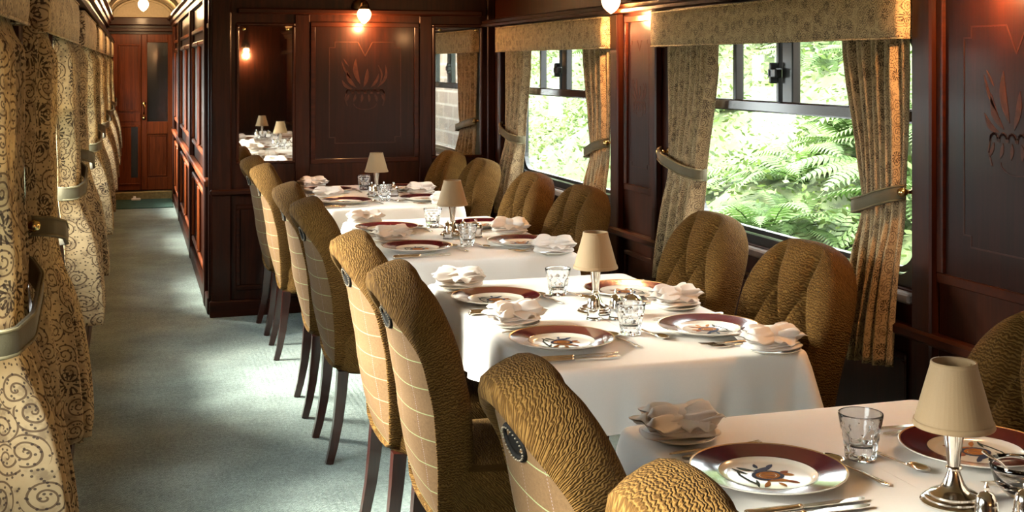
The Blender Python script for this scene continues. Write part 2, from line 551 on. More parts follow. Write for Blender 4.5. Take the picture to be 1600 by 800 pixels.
def lerp(a, b, t): return a + (b - a) * t
def interp(tab, x):
    if x <= tab[0][0]: return tab[0][1]
    for (x0, y0), (x1, y1) in zip(tab, tab[1:]):
        if x <= x1:
            t = (x - x0) / (x1 - x0)
            return y0 + (y1 - y0) * t
    return tab[-1][1]
def sstep(a, b, x):
    t = min(1, max(0, (x - a) / (b - a)))
    return t * t * (3 - 2 * t)

# ------------------------------------------------------------------ shell of the carriage
b = MB(); b.box((LX - 0.08, Y0, -0.06), (RX + 0.08, Y1, 0.0)); struct(b, 'floor', 'carpet')

def side_wall(name, xi, xo, wins, y0, y1, zt):
    b = MB()
    a_, c_ = min(xi, xo), max(xi, xo)
    b.box((a_, y0, 0), (c_, y1, WZ0)); b.box((a_, y0, WZ1), (c_, y1, zt))
    ys = [y0] + [v for w in wins for v in w] + [y1]
    for i in range(0, len(ys), 2):
        b.box((a_, ys[i], WZ0), (c_, ys[i + 1], WZ1))
    return struct(b, name, 'wood')
side_wall('wall_right', RX, RX + 0.07, WIN_R, Y0, PY + 0.07, 2.1)
side_wall('wall_left', LX, LX - 0.07, WIN_L, Y0, Y1, 2.1)
b = MB(); b.box((CX, PY, 0), (RX, PY + 0.07, 2.5)); struct(b, 'wall_partition', 'wood')
b = MB(); b.box((CX, PY + 0.07, 0), (CX + 0.08, Y1, 2.05)); struct(b, 'wall_corridor', 'wood')
b = MB(); b.box((LX - 0.07, Y0 - 0.06, 0), (RX + 0.07, Y0, 2.5)); struct(b, 'wall_rear', 'wood')
b = MB(); b.box((LX - 0.07, Y1, 0), (CX + 0.08, Y1 + 0.06, 2.0)); struct(b, 'wall_end', 'wood_panel')
b = MB(); b.box((LX - 0.07, Y1, 2.0), (CX + 0.08, Y1 + 0.06, 2.35)); struct(b, 'wall_end_lunette', 'ceiling')

def vault(name, xa, xb, y0, y1, spring, rise, th=0.04):
    b = MB(); n = 24
    vs = []
    for yy in (y0, y1):
        for k in range(n + 1):
            a = PI * k / n
            for r in (0, th):
                vs.append(((xa + xb) / 2 - math.cos(a) * ((xb - xa) / 2 + r), yy, spring + math.sin(a) * (rise + r)))
    m = 2 * (n + 1)
    fs = []
    for k in range(n):
        i = 2 * k
        fs += [(i, i + 2, m + i + 2, m + i), (i + 1, m + i + 1, m + i + 3, i + 3), (i, i + 1, i + 3, i + 2), (m + i, m + i + 2, m + i + 3, m + i + 1)]
    b.add(vs, fs)
    return struct(b, name, 'ceiling')
vault('ceiling', LX - 0.02, RX + 0.02, Y0, PY + 0.02, 2.03, 0.42)
vault('ceiling_corridor', LX + 0.02, CX + 0.02, PY, Y1, 2.0, 0.24)
b = MB(); b.box((LX - 0.07, PY, 2.25), (CX, PY + 0.05, 2.5)); struct(b, 'wall_header', 'ceiling')
# arched rib in front of the end lunette
b = MB()
cxm = (LX + CX) / 2 + 0.02
b.tube([(cxm - math.cos(PI * k / 24) * 0.325, Y1 - 0.03, 2.0 + math.sin(PI * k / 24) * 0.215) for k in range(25)], 0.016, 8)
b.tube([(cxm - math.cos(PI * k / 24) * 0.34, Y1 - 1.6, 2.0 + math.sin(PI * k / 24) * 0.225) for k in range(25)], 0.02, 8)
struct(b, 'trim_1', 'ceiling', smooth=True)

# cornices
def moulding(b, x, y0, y1, z, sgn, prof):
    """lengthwise moulding, prof = [(out, dz)...]"""
    vs = []
    for yy in (y0, y1):
        for o, dz in prof: vs.append((x + sgn * o, yy, z + dz))
    n = len(prof)
    fs = [(i, (i + 1) % n, n + (i + 1) % n, n + i) for i in range(n)] + [tuple(range(n))[::-1], tuple(range(n, 2 * n))]
    b.add(vs, fs)
CORN = [(0, 0), (0.085, 0), (0.09, 0.012), (0.075, 0.02), (0.08, 0.035), (0.05, 0.045), (0, 0.05)]
b = MB()
moulding(b, RX, Y0, PY, 1.735, -1, CORN)
moulding(b, LX, Y0, Y1, 1.735, 1, CORN)
struct(b, 'trim_2', 'wood_y')
CORN2 = [(0, 0), (0.03, 0), (0.035, 0.03), (0.05, 0.04), (0.055, 0.07), (0.08, 0.08), (0.08, 0.1), (0, 0.11)]
b = MB()
moulding(b, RX, Y0, PY, 1.96, -1, CORN2)
moulding(b, LX, Y0, Y1, 1.91, 1, CORN2)
moulding(b, CX, PY + 0.07, Y1, 1.91, -1, CORN2)
struct(b, 'trim_3', 'wood_y')
b = MB()
b.box((LX, Y1 - 0.05, 1.93), (CX, Y1, 2.02), bev=0.01); b.box((LX, Y1 - 0.03, 1.86), (CX, Y1, 1.90), bev=0.006)
struct(b, 'trim_4', 'wood_x')
b = MB(); b.box((CX + 0.14, PY - 0.05, 1.80), (RX - 0.085, PY, 1.835), bev=0.008); b.box((CX + 0.0, PY - 0.05, 1.95), (RX - 0.09, PY, 2.05), bev=0.01)
struct(b, 'trim_5', 'wood_x')

# panel moulding helper: raised rectangular frame lying on a wall
def frame_yz(b, x, y0, y1, z0, z1, out, w=0.022, sgn=-1):
    """on a side wall; sgn = direction into the room"""
    xa, xb = (x, x + sgn * out)
    xa, xb = min(xa, xb), max(xa, xb)
    for (p, q, r, s_) in ((y0, y1, z0, z0 + w), (y0, y1, z1 - w, z1), (y0, y0 + w, z0 + w, z1 - w), (y1 - w, y1, z0 + w, z1 - w)):
        b.box((xa, p, r), (xb, q, s_), bev=min(out, w) * 0.35)
def frame_xz(b, y, x0, x1, z0, z1, out, w=0.022):
    for (p, q, r, s_) in ((x0, x1, z0, z0 + w), (x0, x1, z1 - w, z1), (x0, x0 + w, z0 + w, z1 - w), (x1 - w, x1, z0 + w, z1 - w)):
        b.box((p, y - out, r), (q, y, s_), bev=min(out, w) * 0.35)

# right wall: pilasters beside windows, sill, rails and low panels
b = MB()
for (a_, c_) in WIN_R:
    b.box((RX - 0.035, a_ - 0.10, 0.0), (RX, a_ - 0.01, 1.735), bev=0.006)
    b.box((RX - 0.035, c_ + 0.235, 0.0), (RX, c_ + 0.285, 1.735), bev=0.006)
struct(b, 'trim_6', 'wood')
b = MB()
b.box((RX - 0.045, Y0, 0.70), (RX, PY, 0.735), bev=0.008)
b.box((RX - 0.03, Y0, 0.0), (RX, PY, 0.11), bev=0.006)
for (a_, c_) in WIN_R:
    frame_yz(b, RX, a_ - 0.62, a_ - 0.12, 0.16, 0.64, 0.012)
    frame_yz(b, RX, a_ + 0.05, c_ + 0.18, 0.16, 0.64, 0.012)
struct(b, 'trim_7', 'wood_y')
b = MB()
for (a_, c_) in WIN_R:
    b.box((RX - 0.03, a_ + 0.01, WZ0 - 0.035), (RX + 0.01, c_ + 0.005, WZ0 - 0.005), bev=0.006)
struct(b, 'trim_8', 'sill')
# left wall: low wainscot, sills, pilasters
b = MB()
b.box((LX, Y0, 0.0), (LX + 0.05, Y1, 0.55), bev=0.01)
b.box((LX, Y0, 0.55), (LX + 0.035, Y1, 0.575), bev=0.006)
for (a_, c_) in WIN_L:
    frame_yz(b, LX + 0.05, a_ - 0.62, a_ - 0.10, 0.12, 0.48, 0.010, sgn=1)
    frame_yz(b, LX + 0.05, a_ + 0.05, c_ - 0.05, 0.12, 0.48, 0.010, sgn=1)
    b.box((LX, a_ - 0.01, WZ0 - 0.03), (LX + 0.03, c_ + 0.01, WZ0 - 0.005), bev=0.005)
    b.box((LX, a_ - 0.07, 0.575), (LX + 0.02, a_ - 0.015, 1.735), bev=0.005)
struct(b, 'trim_9', 'wood_y')

# partition wall: corner post, rails, low panels
b = MB()
b.box((CX - 0.012, PY - 0.025, 0.0), (CX + 0.105, PY, 2.03), bev=0.008)
b.box((RX - 0.05, PY - 0.03, 0.0), (RX, PY, 1.95), bev=0.006)
b.box((0.945, PY - 0.012, 0.76), (1.035, PY, 1.80), bev=0.004)
b.box((1.715, PY - 0.012, 0.76), (1.795, PY, 1.80), bev=0.004)
struct(b, 'trim_10', 'wood')
b = MB()
b.box((CX - 0.02, PY - 0.045, 0.72), (RX - 0.05, PY, 0.755), bev=0.008)
frame_xz(b, PY, CX + 0.13, CX + 0.46, 0.15, 0.66, 0.014, 0.028)
frame_xz(b, PY, CX + 0.52, 1.24, 0.15, 0.66, 0.014, 0.028)
frame_xz(b, PY, 1.30, 2.10, 0.15, 0.66, 0.014, 0.028)
struct(b, 'trim_11', 'wood_x')
b = MB(); b.box((CX - 0.022, PY - 0.04, 0.0), (RX - 0.05, PY, 0.095), bev=0.006); struct(b, 'baseboard_partition', 'wood_x')

# corridor side wall: pilasters, rails, panels
b = MB()
PIL = [7.80, 9.75, 12.1, 13.75]
for y in PIL: b.box((CX - 0.035, y, 0.0), (CX, y + 0.16, 1.91), bev=0.008)
b.box((CX - 0.022, PY + 0.07, 0), (CX, PY + 0.11, 1.91), bev=0.004)
struct(b, 'trim_12', 'wood')
b = MB()
b.box((CX - 0.045, PY + 0.11, 0.76), (CX, Y1, 0.80), bev=0.008)
b.box((CX - 0.02, PY + 0.11, 1.72), (CX, Y1, 1.75), bev=0.004)
prev = PIL[0] + 0.16
for y in PIL[1:]:
    mid = (prev + y) / 2
    for (p, q) in ((prev + 0.06, mid - 0.04), (mid + 0.04, y - 0.06)):
        frame_yz(b, CX, p, q, 0.16, 0.68, 0.022, 0.035)
        frame_yz(b, CX, p, q, 0.90, 1.66, 0.022, 0.035)
    prev = y + 0.16
struct(b, 'trim_13', 'wood_door')
b = MB(); b.box((CX - 0.03, PY + 0.07, 0.0), (CX, Y1, 0.10), bev=0.006); struct(b, 'baseboard_corridor', 'wood_y')

# end wall: left leaf and right door, threshold, mat
DY = Y1
def end_wall():
    b = MB()
    b.box((LX + 0.05, DY - 0.04, 0.10), (0.105, DY, 1.83), bev=0.005)
    b.box((-0.14, DY - 0.05, 0.86), (0.10, DY - 0.03, 0.95), bev=0.004)
    for (x0, x1, z0, z1) in ((-0.14, 0.09, 0.97, 1.72), (-0.14, 0.09, 0.16, 0.82)):
        frame_xz(b, DY - 0.04, x0, x1, z0, z1, 0.014, 0.02)
    leaf = struct(b, 'door_1', 'wood_door')
    b = MB(); b.box((0.0, DY - 0.043, 0.24), (0.09, DY - 0.03, 0.80)); struct(b, 'recess_shade', 'black', leaf)  # flat black slab, the shade of a recess put into its colour
    b = MB()
    b.box((0.11, DY - 0.055, 0.10), (0.17, DY - 0.01, 1.83), bev=0.005)
    b.box((0.39, DY - 0.055, 0.10), (0.45, DY - 0.01, 1.83), bev=0.005)
    for z0, z1 in ((0.10, 0.24), (0.72, 0.86), (1.74, 1.83)):
        b.box((0.17, DY - 0.055, z0), (0.39, DY - 0.01, z1), bev=0.004)
    b.box((0.17, DY - 0.03, 0.24), (0.39, DY - 0.01, 0.72))
    frame_xz(b, DY - 0.03, 0.18, 0.38, 0.25, 0.71, 0.012, 0.014)
    d = struct(b, 'door_2', 'wood_door')
    b = MB(); b.box((0.17, DY - 0.028, 0.86), (0.39, DY - 0.022, 1.74)); struct(b, 'door_glass', 'dark_glass', d, 'dark glass upper pane')
    b = MB()
    b.tube([(0.135, DY - 0.06, 0.93), (0.135, DY - 0.10, 0.95), (0.14, DY - 0.10, 1.03), (0.135, DY - 0.06, 1.05)], 0.011, 8)
    b.lathe([(0.022, 0), (0.022, 0.012), (0.0, 0.014)], (0.135, DY - 0.067, 0.90), 16, axis='y')
    b.lathe([(0.022, 0), (0.022, 0.012), (0.0, 0.014)], (0.135, DY - 0.067, 1.06), 16, axis='y')
    struct(b, 'door_handle', 'brass', d, 'polished brass pull handle', smooth=True)
    b = MB(); b.box((LX + 0.05, DY - 0.16, 0.0), (CX - 0.03, DY, 0.09), bev=0.006); struct(b, 'trim_14', 'threshold')
    b = MB(); b.box((LX + 0.06, DY - 1.0, 0.0), (CX - 0.04, DY - 0.17, 0.012), bev=0.004)
    tag(b.build('door_mat', 'green_mat'), 'dark green door mat in front of the corridor end door', 'door mat')
    b = MB(); b.box((0.0, DY - 0.30, 0.012), (0.10, DY - 0.24, 0.035), bev=0.006)
    b.box((0.02, DY - 0.26, 0.012), (0.05, DY - 0.235, 0.055), bev=0.006)
    tag(b.build('door_stop', 'porcelain'), 'small white door stop on the green mat at corridor end', 'door stop')
M['dark_glass'] = plain('dark_door_glass', (0.012, 0.013, 0.013), 0.05, coat=1.0)
end_wall()

# ------------------------------------------------------------------ windows
def rrect(y0, y1, z0, z1, r, n=6):
    pts = []
    for (cy, cz, a0) in ((y1 - r, z1 - r, 0), (y0 + r, z1 - r, 90), (y0 + r, z0 + r, 180), (y1 - r, z0 + r, 270)):
        for k in range(n + 1):
            a = math.radians(a0 + 90 * k / n)
            pts.append((cy + r * math.cos(a), cz + r * math.sin(a)))
    return pts
def ring(b, outer, inner, xa, xb):
    n = len(outer)
    vs = [(xa, y, z) for y, z in outer] + [(xa, y, z) for y, z in inner] + [(xb, y, z) for y, z in outer] + [(xb, y, z) for y, z in inner]
    fs = []
    for i in range(n):
        j = (i + 1) % n
        fs += [(i, j, n + j, n + i), (2 * n + i, 3 * n + i, 3 * n + j, 2 * n + j), (i, 2 * n + i, 2 * n + j, j), (n + i, n + j, 3 * n + j, 3 * n + i)]
    b.add(vs, fs)
def window(idx, y0, y1, x, sgn):
    """x = inner wall face, sgn +1 when the outside is +x"""
    xa, xb = x + sgn * 0.02, x + sgn * 0.055
    b = MB()
    ring(b, rrect(y0 - 0.004, y1 + 0.004, WZ0 - 0.004, WZ1 + 0.004, 0.02), rrect(y0 + 0.04, y1 - 0.04, WZ0 + 0.032, WZ1 - 0.02, 0.10), xa, xb)
    fr = struct(b, 'window_%d' % idx, 'black')
    fix_normals(fr)
    b = MB(); ring(b, rrect(y0 + 0.045, y1 - 0.045, WZ0 + 0.037, WZ1 - 0.02, 0.10), rrect(y0 + 0.062, y1 - 0.062, WZ0 + 0.054, WZ1 - 0.03, 0.09), xa + sgn * 0.012, xb + sgn * 0.002)
    fix_normals(struct(b, 'rubber_seal', 'black', fr))
    ym = (y0 + y1) / 2
    b = MB(); b.box((min(xa - sgn * 0.008, xb), y0 + 0.035, 1.322), (max(xa - sgn * 0.008, xb), y1 - 0.035, 1.365), bev=0.006)
    struct(b, 'transom', 'rail', fr)
    b = MB(); b.box((min(xa, xb), ym - 0.035, 1.36), (max(xa, xb), ym + 0.035, WZ1 - 0.01), bev=0.004)
    b.box((min(xa, xb) , ym + 0.06, 1.36), (max(xa, xb), ym + 0.08, WZ1 - 0.01), bev=0.003)
    struct(b, 'mullion', 'black', fr)
    for yy in (ym + 0.40, ym - 0.40):
        b = MB(); b.box((min(xa, xb), yy - 0.013, 1.36), (max(xa, xb), yy + 0.013, WZ1 - 0.01), bev=0.003)
        struct(b, 'mullion', 'black', fr)
    b = MB(); b.box((min(xa - sgn * 0.03, xa), ym + 0.03, 1.45), (max(xa - sgn * 0.03, xa), ym + 0.09, 1.485), bev=0.005)
    b.box((min(xa - sgn * 0.03, xa), ym + 0.062, 1.43), (max(xa - sgn * 0.03, xa), ym + 0.08, 1.505), bev=0.004)
    struct(b, 'latch', 'black', fr)
    xp = (xa + xb) / 2
    b = MB(); b.box((xp - 0.003, y0 + 0.04, WZ0 + 0.03), (xp + 0.003, y1 - 0.04, WZ1 - 0.015))
    struct(b, 'pane', 'pane', fr)
M['rail'] = plain('dark_brown_rail', (0.030, 0.012, 0.010), 0.25, coat=0.6)
k = 1
for w in WIN_R: window(k, w[0], w[1], RX, 1); k += 1
for w in WIN_L: window(k, w[0], w[1], LX, -1); k += 1

# ------------------------------------------------------------------ pelmets and curtains
def pelmet(y0, y1, x, sgn, label, group=None, mat='print_p'):
    """sgn = direction into the room"""
    H0, H1, D = 1.575, 1.722, 0.07
    t = thing('pelmet', label, 'pelmet', (x, y0, H0), 0, group)
    L = y1 - y0
    b = MB()
    pts = [(0, 0), (D, 0), (D, L), (0, L)]
    # path wraps round both returns; padded front
    path = [(0.0, 0.0), (D - 0.012, 0.0), (D - 0.003, 0.003), (D, 0.012)] + [(D + 0.002 * math.sin(PI * k / 20), 0.012 + (L - 0.024) * k / 20) for k in range(1, 20)] + [(D, L - 0.012), (D - 0.003, L - 0.003), (D - 0.012, L), (0.0, L)]
    acc = [0]
    for p, q in zip(path, path[1:]): acc.append(acc[-1] + math.dist(p, q))
    prof = [(0.0, -0.016), (0.0, 0.0), (0.004, 0.006), (0.006, 0.05), (0.006, 0.12), (0.0, H1 - H0), (-0.012, H1 - H0)]
    vs, uvs, fs = [], [], []
    for i, (px, py) in enumerate(path):
        for j, (zz, off) in enumerate([(0.004, -0.014), (0.0, -0.004), (0.003, 0.003), (0.03, 0.006), (0.07, 0.007), (0.12, 0.006), (H1 - H0 - 0.004, 0.002), (H1 - H0, -0.004), (H1 - H0, -0.06)]):
            nx, ny = (0, -1) if i < 2 else (0, 1) if i > len(path) - 3 else (1, 0)
            vs.append((sgn * (px + nx * off if (nx or off > -0.03) else px), py + ny * (off if off > -0.03 else 0.0), zz))
            uvs.append((acc[i] + y0, zz + 3.0))
    m = 9
    for i in range(len(path) - 1):
        for j in range(m - 1):
            fs.append((i * m + j, (i + 1) * m + j, (i + 1) * m + j + 1, i * m + j + 1))
    b.add(vs, fs, 0, uvs)
    b.build('fabric_cover', mat, t, smooth=True)
    b = MB(); b.box((min(sgn * 0.0, sgn * 0.058), 0.006, 0.030), (max(sgn * 0.0, sgn * 0.058), L - 0.006, H1 - H0 - 0.004))
    b.build('board', 'wood_y', t)
    # piped edges
    b = MB()
    for zz in (0.001, H1 - H0 - 0.001):
        b.tube([(sgn * 0.002, -0.002, zz), (sgn * (D - 0.004), -0.002, zz), (sgn * (D + 0.003), 0.004, zz), (sgn * (D + 0.003), L - 0.004, zz), (sgn * (D - 0.004), L + 0.002, zz), (sgn * 0.002, L + 0.002, zz)], 0.0035, 6)
    b.build('piping', mat, t, smooth=True)
    return t

def curtain(ys_top, ys_tie, ys_bot, x, sgn, hook_y, label, seed, flare=0.05, group=None, cen0=0.034, tmax=0.125, mat='print'):
    """ys_* = (pier-side y, window-side y); sgn = direction into the room"""
    rnd = random.Random(seed)
    ZT, ZTIE, ZB = 1.60, 1.06, 0.60
    t = thing('curtain', label, 'curtain', (x, ys_top[0], ZB), 0, group)
    ox, oy, oz = x, ys_top[0], ZB
    npl = 9
    ph = [rnd.uniform(-0.5, 0.5) for _ in range(12)]
    def edges(z):
        if z > ZTIE:
            q = sstep(ZTIE, ZT, z) ** 0.8
            return lerp(ys_tie[0], ys_top[0], q), lerp(ys_tie[1], ys_top[1], q)
        q = sstep(ZB - 0.15, ZTIE, z)
        return lerp(ys_bot[0], ys_tie[0], q), lerp(ys_bot[1], ys_tie[1], q)
    def shape(a, z):
        e0, e1 = edges(z)
        tie = math.exp(-((z - ZTIE) / 0.10) ** 2)
        y = lerp(e0, e1, a) + 0.004 * math.sin(9 * z + 7 * a + ph[0])
        low = sstep(1.35, ZB, z)
        amp = (0.019 + 0.014 * low) * (1 - 0.55 * tie)
        cen = (cen0 + flare * low) * (1 - 0.25 * tie)
        wave = math.sin(2 * PI * npl * a + ph[1] + 1.1 * math.sin(2.2 * z + ph[2])) + 0.4 * math.sin(2 * PI * (npl * 0.5) * a + ph[3] + 2.0 * z)
        # the ends of the cloth turn back to the wall
        endf = sstep(0, 0.07, a) * sstep(0, 0.07, 1 - a)
        out = cen + amp * wave * 0.75
        out = 0.014 * (1 - endf) + out * endf if z > 1.5 else out * (0.35 + 0.65 * endf)
        bulge = 0.018 * tie * math.sin(PI * a)
        if z > 1.50: out = min(out, lerp(0.085, 0.050, sstep(1.50, 1.58, z)))
        return max(0.006, out + bulge), y
    NU, NV = 130, 44
    b = MB()
    zs = [ZT + (ZB - ZT) * j / (NV - 1) for j in range(NV)]
    hem = lambda a: 0.006 * math.sin(5 * a + ph[4])
    full = 1.15
    b.grid(lambda a, v: (lambda z: (lambda s_: (ox + sgn * s_[0] - ox, s_[1] - oy, z - oz + (hem(a) if z < 0.7 else 0)))(shape(a, z)))(zs[min(NV - 1, int(round(v * (NV - 1))))]),
           NU, NV, uvf=lambda a, v: (a * full + seed * 0.37, lerp(ZT, ZB, v)))
    c = b.build('drape', mat, t, smooth=True)
    md = c.modifiers.new('thick', 'SOLIDIFY'); md.thickness = 0.003; md.offset = 0
    # tieback: ribbon passing in front of the cloth from the hook on the pier
    e0, e1 = edges(ZTIE)
    d = 1 if e1 > e0 else -1
    pts = []
    hy = hook_y
    N = 26
    for k in range(N + 1):
        a = k / N
        if a < 0.85:
            q = a / 0.85
            yy = lerp(hy, e1 + d * 0.012, q)
            oo = interp([(0, 0.035), (0.07, 0.75 * tmax), (0.3, tmax), (0.8, tmax), (1, 0.8 * tmax)], q)
            oo = max(oo, 0)
        else:
            q = (a - 0.85) / 0.15
            yy = e1 + d * (0.012 + 0.012 * math.sin(PI * q))
            oo = lerp(0.8 * tmax, 0.02, q)
        zz = interp([(0, 1.125), (0.3, 1.10), (0.6, 1.075), (0.9, 1.06), (1, 1.06)], a)
        pts.append((oo, yy, zz))
    b = MB()
    W = 0.048
    vs, fs = [], []
    for (oo, yy, zz) in pts:
        for (dz, do) in ((-W / 2, 0), (-W / 2 * 0.9, 0.004), (0, 0.006), (W / 2 * 0.9, 0.004), (W / 2, 0), (W / 2 * 0.9, -0.003), (-W / 2 * 0.9, -0.003)):
            vs.append((sgn * (oo + do), yy - oy, zz + dz - oz))
    m = 7
    for i in range(len(pts) - 1):
        for j in range(m):
            fs.append((i * m + j, (i + 1) * m + j, (i + 1) * m + (j + 1) % m, i * m + (j + 1) % m))
    b.add(vs, fs)
    b.build('tieback', 'tie', t, smooth=True)
    b = MB()
    for s_ in (-1, 1):
        b.tube([(sgn * (oo + 0.005), yy - oy, zz + s_ * W * 0.42 - oz) for (oo, yy, zz) in pts], 0.0028, 6)
    b.build('braid_edge', 'stitch', t, smooth=True)
    b = MB()
    b.tube([(0, hook_y - oy, 1.125 - oz), (sgn * 0.035, hook_y - oy, 1.125 - oz)], 0.006, 8)
    b.lathe([(0.0, -0.014), (0.010, -0.012), (0.015, 0), (0.010, 0.012), (0.0, 0.014)], (sgn * 0.045, hook_y - oy, 1.125 - oz), 14, axis='x')
    b.lathe([(0.018, 0), (0.018, 0.004), (0.008, 0.006)] if sgn > 0 else [(0.008, -0.006), (0.018, -0.004), (0.018, 0)], (0, hook_y - oy, 1.125 - oz), 16, axis='x')
    b.build('hook', 'brass', t, smooth=True, )['label'] = 'round brass tieback hook'
    return t

WN_R = {0: 'rearmost', 1: 'behind the camera', 2: 'nearest', 3: 'farther'}
ordw = ['first', 'second', 'third', 'fourth', 'fifth', 'sixth', 'seventh', 'eighth']
vis_r = [w for w in WIN_R]
sd = 1
def dress(wins, x, sgn, side):
    global sd
    for (a_, c_) in wins:
        off = a_ - 3.08
        kk = int(round(off / 2.35))      # 0 = first window fully in frame
        if side == 'right':
            nm = {0: 'large right window nearest the front', 1: 'right window next to the partition'}.get(kk, 'right window beside or behind the camera')
        else:
            nm = {-1: 'left aisle window closest to the camera', 0: 'second left aisle window', 1: 'third left aisle window', 2: 'fourth left aisle window', 3: 'fifth left aisle window', 4: 'last left aisle window'}.get(kk, 'left window behind the camera')
        if kk < -2 and False: continue
        if kk < -1:
            nm = 'window on the %s, %s' % (side, 'behind camera' if kk == -2 else 'at the rear')
        pelmet(a_, c_ + 0.22 - 0.02, x, sgn, 'boxy floral print pelmet above the ' + nm, None, 'print_rp' if side == 'right' else 'print_p')
        kw = dict(flare=0.045, cen0=0.034, tmax=0.085, mat='print_r') if side == 'right' else dict(flare=0.075, cen0=0.060, tmax=0.105)
        n0 = 0.0 if side == 'right' else 0.05
        curtain((a_ + 0.02 - n0, a_ + 0.36), (a_ + 0.04 - n0 * 1.4, a_ + 0.23), (a_ + 0.08 - n0 * 2, a_ + 0.26), x, sgn, a_ + 0.015 if side == 'right' else a_ - 0.03,
                'tied floral curtain at the near end of the ' + nm, sd, **kw); sd += 1
        curtain((c_ + 0.12, c_ - 0.33), (c_ + 0.11, c_ - 0.22), (c_ + 0.18, c_ - 0.18), x, sgn, c_ + 0.17,
                'tied floral curtain at the far end of the ' + nm, sd, **kw); sd += 1
dress(WIN_R, RX, -1, 'right')
dress(WIN_L, LX, 1, 'left')

# ------------------------------------------------------------------ mirrors and marquetry panels
def mirror(x0, x1, z0, z1, label, tilt=0.0, yaw=0.0):
    cx, cz = (x0 + x1) / 2, (z0 + z1) / 2
    t = thing('wall_mirror', label, 'mirror', (cx, PY, cz))
    hw, hh = (x1 - x0) / 2, (z1 - z0) / 2
    b = MB(); b.box((-hw, -0.010, -hh), (hw, -0.004, hh)); g = b.build('mirror_glass', 'mirror', t, rot=(tilt, 0, yaw))
    b = MB(); frame_xz(b, 0, -hw - 0.018, hw + 0.018, -hh - 0.018, hh + 0.018, 0.016, 0.02); b.build('frame', 'wood', t)
    b = MB()
    for sx in (-1, 1): b.lathe([(0.0, 0), (0.007, 0.001), (0.009, 0.004), (0.009, 0.01)], (sx * (hw - 0.03), -0.018, hh - 0.02), 12, axis='y')
    b.build('mirror_screw', 'brass', t, smooth=True)
    return t
mirror(0.613, 0.930, 0.918, 1.729, 'tall narrow mirror on the left of the partition, reflecting table lamps', -0.004)
mirror(1.815, 2.110, 0.925, 1.732, 'tall narrow mirror in the right corner of the partition, reflecting a window')

def leafpoly(b, cx, cy, ang, L, W, place, mi=0, n=8, curve=0.0):
    pts = []
    for k in range(n + 1):
        q = k / n; pts.append((q * L, W * math.sin(PI * q) ** 0.8 + curve * math.sin(PI * q)))
    for k in range(n - 1, 0, -1):
        q = k / n; pts.append((q * L, -W * math.sin(PI * q) ** 0.8 * 0.5 + curve * math.sin(PI * q)))
    ca, sa = math.cos(ang), math.sin(ang)
    P = [(cx + p * ca - q_ * sa, cy + p * sa + q_ * ca) for p, q_ in pts]
    extr(b, P, place, mi)
def extr(b, P, place, mi=0, th=0.0012):
    n = len(P)
    vs = [place(p[0], p[1], 0) for p in P] + [place(p[0], p[1], th) for p in P]
    b.add(vs, [tuple(range(n)), tuple(range(n, 2 * n))[::-1]] + [(i, (i + 1) % n, n + (i + 1) % n, n + i) for i in range(n)], mi)
def stroke(b, pts, w, place, mi=0):
    for p, q in zip(pts, pts[1:]):
        d = Vector((q[0] - p[0], q[1] - p[1])); L = d.length
        if L < 1e-6: continue
        d /= L; nn = Vector((-d.y, d.x)) * w / 2; e = d * w * 0.4
        extr(b, [(p[0] - e.x + nn.x, p[1] - e.y + nn.y), (q[0] + e.x + nn.x, q[1] + e.y + nn.y), (q[0] + e.x - nn.x, q[1] + e.y - nn.y), (p[0] - e.x - nn.x, p[1] - e.y - nn.y)], place, mi)
